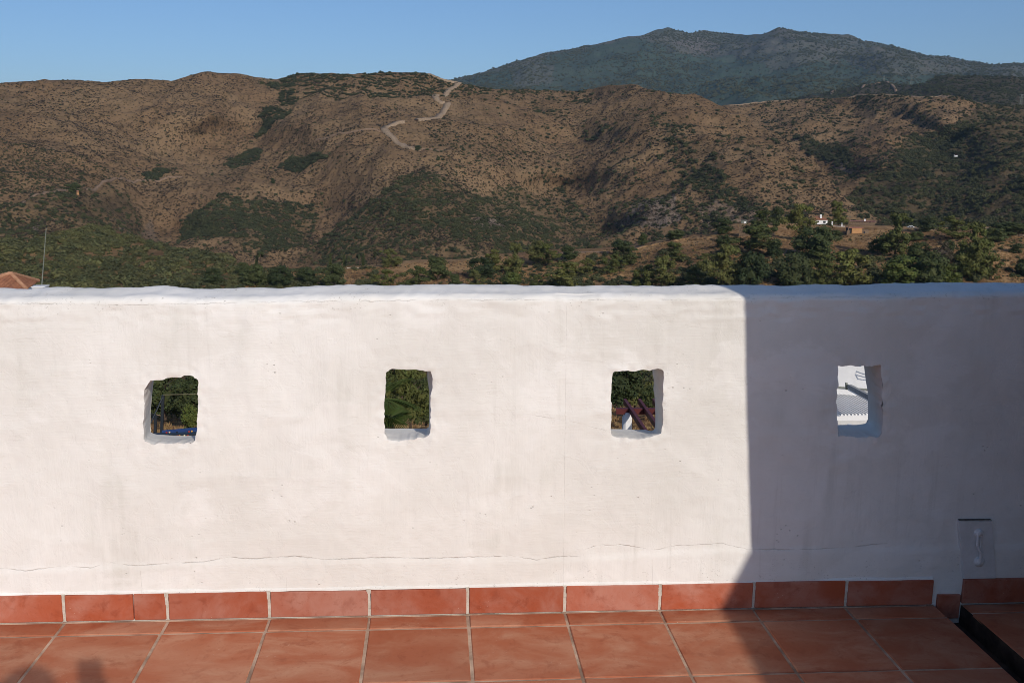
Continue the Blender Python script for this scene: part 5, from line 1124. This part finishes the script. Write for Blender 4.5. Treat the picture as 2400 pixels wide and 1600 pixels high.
loose_tree('carob', P(*hole2(650, 700), 90), 4.0, 5.0, 'dark tree at the top of the second opening', 4)
loose_tree('carob', P(*hole3(500, 850), 80), 4.6, 4.4, 'dark tree at the upper left of the third opening', 1); loose_tree('pine', P(*hole3(780, 900), 84), 4.6, 5.2, 'olive tree at the top of the third opening', 3); loose_tree('carob', P(*hole3(1010, 890), 66), 1.9, 1.6, 'small dark tree at the right of the third opening', 3)
# palms in the second opening
M_FROND = leaf_material('palm_fronds', [(0.045, 0.068, 0.016), (0.058, 0.080, 0.020)], False)
def leaflets(bm, pts, L_, w_, droop, rng):
    pts = [Vector(p) for p in pts]
    for i_ in range(1, len(pts)):
        d = (pts[i_] - pts[i_ - 1]).normalized(); s = d.cross(Vector((0, 0, 1)));
        if s.length < 0.05: s = Vector((1, 0, 0))
        s.normalize(); f = math.sin(math.pi * (0.12 + 0.85 * i_ / len(pts)))
        for sg in (-1, 1):
            tip = pts[i_] + (s * sg * 0.8 + d * 0.55 + Vector((0, 0, -droop))) * L_ * f * rng.uniform(0.85, 1.1); wv = d * w_
            mid_ = pts[i_].lerp(tip, 0.5) + Vector((0, 0, 0.02))
            bm.faces.new([bm.verts.new(v) for v in (pts[i_] - wv * .5, pts[i_] + wv * .5, mid_ + wv * .7, tip, mid_ - wv * .7)])
rng = np.random.default_rng(8); pc_ = P(*hole2(215, 800), 17.0); e = empty('feather_palm', (pc_.x, pc_.y, pc_.z - 3.0)); tag(e, 'feathery palm fronds at the left of the second opening', 'palm')
bm = bmesh.new(); tube(bm, [(0, 0, -1.5), (0, 0, 1.5), (0, 0, 3.0)], [0.16, 0.14, 0.12], 10); obj('trunk', bm, M_BARK, e)
for k_ in range(15):
    a = k_ * 2.4 + 0.3; up = 0.35 + 0.9 * ((k_ * 0.618) % 1); L_ = 0.62 + 0.2 * ((k_ * 0.37) % 1); pts = []
    for s in np.linspace(0, 1, 26): r_ = L_ * s * math.cos(up * (1 - 0.9 * s)); pts.append((math.cos(a) * r_, math.sin(a) * r_, 3.0 + L_ * (s * math.sin(up) - 0.55 * s * s)))
    bm = bmesh.new(); leaflets(bm, pts, 0.22, 0.014, 0.35, rng); tube(bm, pts, [0.012 * (1 - s * .8) for s in np.linspace(0, 1, 26)], 5)
    me = bpy.data.meshes.new('frond'); bm.to_mesh(me); bm.free(); at = me.attributes.new('leaf', 'FLOAT', 'POINT'); at.data.foreach_set('value', rng.uniform(0, 1, len(me.vertices)).astype(np.float32)); me.materials.append(M_FROND); obj('frond', me, None, e)
pc_ = P(*hole2(440, 1000), 12.0); e = empty('fan_palm', (pc_.x, pc_.y, pc_.z - 1.2)); tag(e, 'green fan palm leaf at the lower left of the second opening', 'palm')
bm = bmesh.new(); tube(bm, [(0, 0, -2.0), (0, 0, 0.6), (0, 0, 1.05)], [0.10, 0.085, 0.07], 10); obj('trunk', bm, M_BARK, e)
for k_ in range(9):
    a = (0.15, -0.5, -1.2, 0.9, 1.9, 2.8, 3.7, 4.6, -2.1)[k_]; d = Vector((math.cos(a), math.sin(a), (0.10, 0.5, -0.1, 0.4, 0.7, 0.3, 0.6, 0.2, 0.6)[k_])).normalized(); hub = Vector((0, 0, 1.15)) + d * 0.05
    s = d.cross(Vector((0, 0, 1))).normalized(); n_ = s.cross(d); bm = bmesh.new(); tube(bm, [(0, 0, 1.0), hub], 0.008, 5)
    for j in range(19):
        th = (j - 9) / 9 * 1.15; dd = (d * math.cos(th) + s * math.sin(th) + n_ * -0.10 * abs(th)).normalized(); L_ = 0.30 * (1 - 0.12 * abs(th)); ww = dd.cross(n_).normalized() * 0.009
        tip = hub + dd * L_ - Vector((0, 0, 0.05)); m_ = hub + dd * L_ * 0.55
        bm.faces.new([bm.verts.new(v) for v in (hub, m_ - ww + n_ * .006, tip, m_ + n_ * -.006)]); bm.faces.new([bm.verts.new(v) for v in (hub, m_ + n_ * -.006, tip, m_ + ww + n_ * .006)])
    me = bpy.data.meshes.new('fan_leaf'); bm.to_mesh(me); bm.free(); at = me.attributes.new('leaf', 'FLOAT', 'POINT'); at.data.foreach_set('value', np.repeat(rng.uniform(0, 1, len(me.vertices) // 2 + 1), 2)[:len(me.vertices)].astype(np.float32)); me.materials.append(M_FROND); obj('fan_leaf', me, None, e)
# third opening: dark red pergola on a white post
M_REDW = simple('dark_red_stain', (0.115, 0.022, 0.020), (0.075, 0.013, 0.014), 6, 0.55, 0.2, 0.004, 0.4)
rB = 24.0; root = empty('red_pergola', P(1470, 1035, rB)); tag(root, 'dark red timber pergola on a white post seen through the third opening', 'pergola')
bm = bmesh.new(); beam(bm, P(*hole3(450, 945), rB), P(*hole3(1500, 950), rB + 0.15), 0.12, 0.145); child('beam', bm, M_REDW, root)
for (x0, y0), (x1, y1) in (((605, 790), (920, 1260)), ((848, 790), (1180, 1260)), ((1090, 790), (1420, 1260))):
    a_ = P(*hole3(x0, y0), rB + 0.8); t0 = P(*hole3(x1, y1), 20.0); t0.z = a_.z - 0.0; kz = (a_.z - CH) / (P(*hole3(x1, y1), 20.0).z - CH); b_ = Vector(CAM) + (P(*hole3(x1, y1), 20.0) - Vector(CAM)) * kz
    bm = bmesh.new(); beam(bm, a_ + (a_ - b_).normalized() * 0.05, b_ + (b_ - a_).normalized() * 2.0, 0.075, 0.14); child('rafter', bm, M_REDW, root)
pp = P(*hole3(645, 990), rB); bm = bmesh.new(); s_ = 0.155
sec = [(-s_, -s_ + .07), (-s_ + .07, -s_), (s_ - .07, -s_), (s_, -s_ + .07), (s_, s_), (-s_, s_)]
lo = [bm.verts.new((x * 0.72, y * 0.72, -3.4)) for x, y in sec]; m1 = [bm.verts.new((x * 0.72, y * 0.72, -0.12)) for x, y in sec]; hi_ = [bm.verts.new((x * 0.35, y * 0.35, 0.03)) for x, y in sec]
for r0, r1 in ((lo, m1), (m1, hi_)):
    for i_ in range(6): bm.faces.new((r0[i_], r0[(i_ + 1) % 6], r1[(i_ + 1) % 6], r1[i_]))
bm.faces.new(hi_); bmesh.ops.translate(bm, vec=pp, verts=bm.verts[:]); child('post', bm, M_PAINT, root)
# fourth opening: neighbour's white house, slatted pergola, gutter box
rC = 26.0; wa = P(*hole4(620, 400), rC + 1.8); d_ = Vector((wa.x, wa.y + CD, 0)).normalized(); rz = math.atan2(-d_.x, d_.y)
def hz(px, py, r): return P(*hole4(px, py), r)
e = empty('neighbour_house', (wa.x, wa.y, wa.z - 2.5), rz); tag(e, 'sunlit white house wall seen through the fourth opening', 'house')
obj('wall', boxmesh((-0.75, 0, -3), (6, 5, 4.2)), M_PAINT, e)
obj('coping', boxmesh((-0.6, -0.06, hz(620, 632, rC + 1.8).z - wa.z + 2.5 - 0.02), (6, -0.002, hz(620, 632, rC + 1.8).z - wa.z + 2.5 + 0.012), 0.004), M_GREYM, e)
obj('return_wall', boxmesh((-1.1, -0.3, -3), (-0.753, 1.0, hz(400, 610, rC + 1.5).z - wa.z + 2.5), 0.01), M_GREYM, e)
root = empty('slatted_pergola', hz(620, 1250, rC - 0.5)); tag(root, 'white slatted pergola roof with a post seen through the fourth opening', 'pergola')
zP = hz(620, 1095, rC - 0.3).z
def on_level(px, py, z): r_ = Vector(ray(*hole4(px, py))); return Vector(CAM) + r_ * ((z - CH) / r_.z)
f0, f1 = on_level(300, 1100, zP), on_level(960, 1085, zP); u_ = (f1 - f0).normalized()
b0_, b1_ = on_level(300, 655, zP), on_level(960, 655, zP)
run = on_level(860, 1000, zP) - on_level(460, 790, zP); run.normalize()
wid = (f1 - f0).length; n_s = 46
nrm_ = Vector((0, 0, 1)); depth_ = (b0_ - f0).length
for k_ in range(-26, n_s):
    s0 = f0 + u_ * (wid * (k_ + 0.5) / 11.0); dirb = -run if (-run).dot(b0_ - f0) > 0 else run
    t_ = depth_ / max(0.2, dirb.dot((b0_ - f0).normalized())); s1 = s0 + dirb * t_
    if min(s0.x, s1.x) > f1.x + 0.4 or max(s0.x, s1.x) < f0.x - 0.4: continue
    bm = bmesh.new(); beam(bm, s0 + Vector((0, 0, 0.022)), s1 + Vector((0, 0, 0.022)), 0.044, 0.04); child('slat', bm, M_PAINT, root)
bm = bmesh.new(); beam(bm, f0 - u_ * 0.6 - Vector((0, 0, 0.06)), f1 + u_ * 0.8 - Vector((0, 0, 0.06)), 0.06, 0.13); child('fascia', bm, M_PAINT, root)
m0 = f0.lerp(b0_, 0.5); m1_ = f1.lerp(b1_, 0.5); bm = bmesh.new(); beam(bm, m0 - u_ * 0.6 - Vector((0, 0, 0.055)), m1_ + u_ * 0.8 - Vector((0, 0, 0.055)), 0.05, 0.10); child('purlin', bm, M_PAINT, root)
pq = on_level(602, 1165, zP); bm = bmesh.new(); box(bm, (pq.x - 0.05, pq.y - 0.02, pq.z - 3.2), (pq.x + 0.05, pq.y + 0.08, pq.z - 0.13)); child('post', bm, M_PAINT, root)
bm = bmesh.new(); beam(bm, f0 + Vector((0, 1.2, -1.6)), f1 + Vector((0, 1.2, -1.6)), 2.6, 0.05); tag(obj('shaded_patio', bm, simple('dark_paving', (0.05, 0.047, 0.045), (0.035, 0.033, 0.032), 2)), 'patio paving coloured near-black for the shade under the slatted pergola', 'paving')  # shade under the pergola is put into the near-black paving colour
root = empty('awning_box', hz(560, 640, rC + 0.4)); tag(root, 'grey awning case running above the slatted pergola, fourth opening', 'awning')
a_, b_ = hz(575, 605, rC + 0.7), hz(1010, 830, rC - 1.3); bm = bmesh.new(); beam(bm, a_, b_, 0.10, 0.10); child('case', bm, simple('grey_case', (0.36, 0.36, 0.34), (0.30, 0.30, 0.29)), root)
bm = bmesh.new(); beam(bm, a_ + Vector((0, 0, -0.09)), b_ + Vector((0, 0, -0.09)), 0.07, 0.035); child('rail', bm, M_PAINT, root)
bm = bmesh.new(); beam(bm, hz(525, 545, rC + 0.75), hz(528, 660, rC + 0.75), 0.05, 0.05, (0, 1, 0)); child('bracket', bm, M_GREYM, root)
# bars added out of sight before the neighbour's wall to cast a railing-like shadow
root = empty('wall_bracket', wa); tag(root, 'unseen bars added to cast a railing-like shadow on the white neighbour house', 'bracket')
def wall_pt(px, py):
    r_ = Vector(ray(*hole4(px, py))); n_ = -d_; k_ = (wa - Vector(CAM)).dot(n_) / r_.dot(n_); return Vector(CAM) + r_ * k_
def lifted(px, py, t): return wall_pt(px, py) - Vector(SUN_DIR) * t
for pl in (((690, 355), (760, 385), (860, 415)), ((680, 415), (760, 435), (850, 460)), ((715, 485), (780, 495), (870, 502)), ((690, 355), (680, 415), (715, 485))):
    bm = bmesh.new(); tube(bm, [lifted(x, y, 0.55) for x, y in pl], 0.012, 6); child('bar', bm, M_POST, root)

# ================================================================== the photographer, whose shadow reaches into the picture at lower left
M_SKIN = simple('skin', (0.50, 0.30, 0.21), (0.44, 0.25, 0.17), 10, 0.6, 0.1, 0.002)
M_CLOTH = simple('linen_shirt', (0.30, 0.34, 0.40), (0.25, 0.29, 0.35), 60, 0.9, 0.3, 0.002)
M_TROUS = simple('trousers', (0.10, 0.09, 0.08), (0.08, 0.07, 0.065), 60, 0.9, 0.3, 0.002)
M_HAIR = simple('hair', (0.05, 0.035, 0.025), (0.035, 0.025, 0.018), 40, 0.7, 0.5, 0.003)
px_, py_ = -0.10, -3.30
ph = Vector((-0.004, -3.066, CH - 0.055))            # the phone, upright, right behind the lens
J = {'pelvis': (px_, py_ - 0.06, 0.90, .135, .11), 'waist': (px_, py_ - 0.07, 1.04, .125, .095), 'chest': (px_, py_ - 0.06, 1.24, .15, .11), 'neck0': (px_, py_ - 0.05, 1.375, .07, .065), 'neck': (px_, py_ - 0.035, 1.42, .052, .052),
     'head0': (px_, py_ + 0.005, 1.48, .064, .075), 'head1': (px_, py_ + 0.0, 1.545, .073, .09), 'head2': (px_, py_ - 0.005, 1.60, .055, .068),
     'shR': (px_ + .165, py_ - 0.05, 1.335, .058, .055), 'elR': (px_ + .25, py_ + 0.06, 1.13, .042, .042), 'wrR': (ph.x + .06, ph.y - 0.045, 1.40, .028, .024), 'paR': (ph.x + .042, ph.y - 0.022, 1.445, .030, .018),
     'shL': (px_ - .165, py_ - 0.05, 1.335, .058, .055), 'elL': (px_ - .22, py_ + 0.07, 1.12, .042, .042), 'wrL': (ph.x - .065, ph.y - 0.045, 1.39, .028, .024), 'paL': (ph.x - .044, ph.y - 0.022, 1.435, .030, .018),
     'hipR': (px_ + .09, py_ - 0.06, 0.84, .095, .095), 'knR': (px_ + .11, py_ - 0.03, 0.48, .062, .062), 'anR': (px_ + .12, py_ - 0.08, 0.09, .042, .045), 'toR': (px_ + .14, py_ + 0.09, 0.035, .042, .03),
     'hipL': (px_ - .09, py_ - 0.06, 0.84, .095, .095), 'knL': (px_ - .11, py_ - 0.04, 0.48, .062, .062), 'anL': (px_ - .12, py_ - 0.10, 0.09, .042, .045), 'toL': (px_ - .14, py_ + 0.07, 0.035, .042, .03)}
E_ = [('pelvis', 'waist'), ('waist', 'chest'), ('chest', 'neck0'), ('neck0', 'neck'), ('neck', 'head0'), ('head0', 'head1'), ('head1', 'head2')]
for S_ in 'RL': E_ += [('chest', 'sh' + S_), ('sh' + S_, 'el' + S_), ('el' + S_, 'wr' + S_), ('wr' + S_, 'pa' + S_), ('pelvis', 'hip' + S_), ('hip' + S_, 'kn' + S_), ('kn' + S_, 'an' + S_), ('an' + S_, 'to' + S_)]
def skinned(name, J, E_, rootk, mat, parent=None, sub=2):
    ks = list(J); me = bpy.data.meshes.new(name); me.from_pydata([J[k_][:3] for k_ in ks], [(ks.index(a), ks.index(b)) for a, b in E_], [])
    o = bpy.data.objects.new(name, me); COL.objects.link(o); o.modifiers.new('skin', 'SKIN'); s_ = o.modifiers.new('sub', 'SUBSURF'); s_.levels = sub; s_.render_levels = sub
    if not me.skin_vertices: me.attributes.new('skin', 'FLOAT', 'POINT')
    for i_, k_ in enumerate(ks): v = me.skin_vertices[0].data[i_]; v.radius = J[k_][3:5]; v.use_root = (k_ == rootk)
    me.materials.append(mat)
    if parent: o.parent = parent
    return o
try:
    person = skinned('person', J, E_, 'pelvis', M_SKIN)
    tag(person, 'person in shirt and trousers behind the viewpoint, holding up a phone', 'person')
    for S_ in (1, -1):
        base = Vector(J['paR' if S_ > 0 else 'paL'][:3])
        for k_ in range(4):
            z = base.z + 0.036 - k_ * 0.022; x = base.x; L_ = (0.9, 1.0, 0.95, 0.8)[k_]
            skinned('finger', {'a': (x, base.y, z, .009, .009), 'b': (x - S_ * 0.004, base.y + 0.022 * L_ + .012, z + .004, .0085, .0085), 'c': (x - S_ * 0.028 * L_, base.y + 0.026 * L_ + .014, z + .005, .007, .007)}, [('a', 'b'), ('b', 'c')], 'a', M_SKIN, person, 1)
        skinned('thumb', {'a': (base.x, base.y, base.z - .02, .011, .011), 'b': (base.x - S_ * .02, base.y - .012, base.z + .005, .0095, .0095), 'c': (base.x - S_ * .034, base.y - .006, base.z + .022, .008, .008)}, [('a', 'b'), ('b', 'c')], 'a', M_SKIN, person, 1)
    def garment(name, keys, edges, grow, rootk, mat): skinned(name, {k_: (*J[k_][:3], J[k_][3] + grow, J[k_][4] + grow) for k_ in keys}, edges, rootk, mat, person)
    garment('shirt', ['pelvis', 'waist', 'chest', 'neck0', 'shR', 'elR', 'shL', 'elL'], [('pelvis', 'waist'), ('waist', 'chest'), ('chest', 'neck0'), ('chest', 'shR'), ('shR', 'elR'), ('chest', 'shL'), ('shL', 'elL')], 0.012, 'waist', M_CLOTH)
    garment('trousers', ['waist', 'pelvis', 'hipR', 'knR', 'anR', 'hipL', 'knL', 'anL'], [('waist', 'pelvis')] + [(a + S_, b + S_) if a != 'pelvis' else (a, b + S_) for S_ in 'RL' for a, b in (('pelvis', 'hip'), ('hip', 'kn'), ('kn', 'an'))], 0.014, 'pelvis', M_TROUS)
    bm = bmesh.new(); bmesh.ops.create_uvsphere(bm, u_segments=24, v_segments=16, radius=1.0); bmesh.ops.delete(bm, geom=[v for v in bm.verts if v.co.z < -0.15 and v.co.y > -0.2 or v.co.z < -0.7 or (v.co.y > 0.75 and v.co.z < 0.3)], context='VERTS')
    bmesh.ops.scale(bm, vec=(.088, .103, .10), verts=bm.verts[:]); bmesh.ops.translate(bm, vec=(px_, py_ - 0.012, 1.575), verts=bm.verts[:]); obj('hair', bm, M_HAIR, person)
    for sx in (-1, 1):
        bm = bmesh.new(); bmesh.ops.create_uvsphere(bm, u_segments=12, v_segments=8, radius=.012); bmesh.ops.translate(bm, vec=(px_ + sx * .03, py_ + .074, 1.545), verts=bm.verts[:]); obj('eye', bm, M_PAINT, person)
        bm = bmesh.new(); bmesh.ops.create_uvsphere(bm, u_segments=12, v_segments=8, radius=.03); bmesh.ops.scale(bm, vec=(.35, .6, 1), verts=bm.verts[:]); bmesh.ops.translate(bm, vec=(px_ + sx * .078, py_ - .005, 1.535), verts=bm.verts[:]); obj('ear', bm, M_SKIN, person)
    bm = bmesh.new(); bmesh.ops.create_cone(bm, segments=10, radius1=.018, radius2=.006, depth=.05, cap_ends=True); bmesh.ops.translate(bm, vec=(px_, py_ + .087, 1.525), verts=bm.verts[:]); obj('nose', bm, M_SKIN, person)
    bm = bmesh.new(); tube(bm, [(px_ - .024, py_ + .072, 1.482), (px_, py_ + .08, 1.48), (px_ + .024, py_ + .072, 1.482)], [.003, .007, .003], 8); obj('mouth', bm, simple('lips', (.38, .15, .12), (.34, .13, .1)), person)
    person_ok = True
except Exception as ex:
    print('person failed', ex)
bm = boxmesh((ph.x - .037, ph.y - .009, ph.z - .076), (ph.x + .037, ph.y - .001, ph.z + .078), .003); root = empty('mobile_phone', ph); tag(root, 'mobile phone held upright behind the viewpoint', 'phone'); child('case', bm, M_DARK, root)

# ================================================================== the air
hz_bm = bmesh.new(); box(hz_bm, (-7500, -400, -121), (7500, 7600, 1000))
t = NT('haze_air'); t.t.nodes.remove(t.b); pv = t.n('ShaderNodeVolumePrincipled'); pv.inputs['Color'].default_value = (0.45, 0.70, 1.0, 1); pv.inputs['Density'].default_value = 3.4e-5; pv.inputs['Anisotropy'].default_value = 0.0
t.link(pv.outputs[0], [n for n in t.t.nodes if n.type == 'OUTPUT_MATERIAL'][0].inputs['Volume'])
haze = obj('haze', hz_bm, t.m); tag(haze, 'thin bluish haze in the valley air', 'haze', kind='stuff')
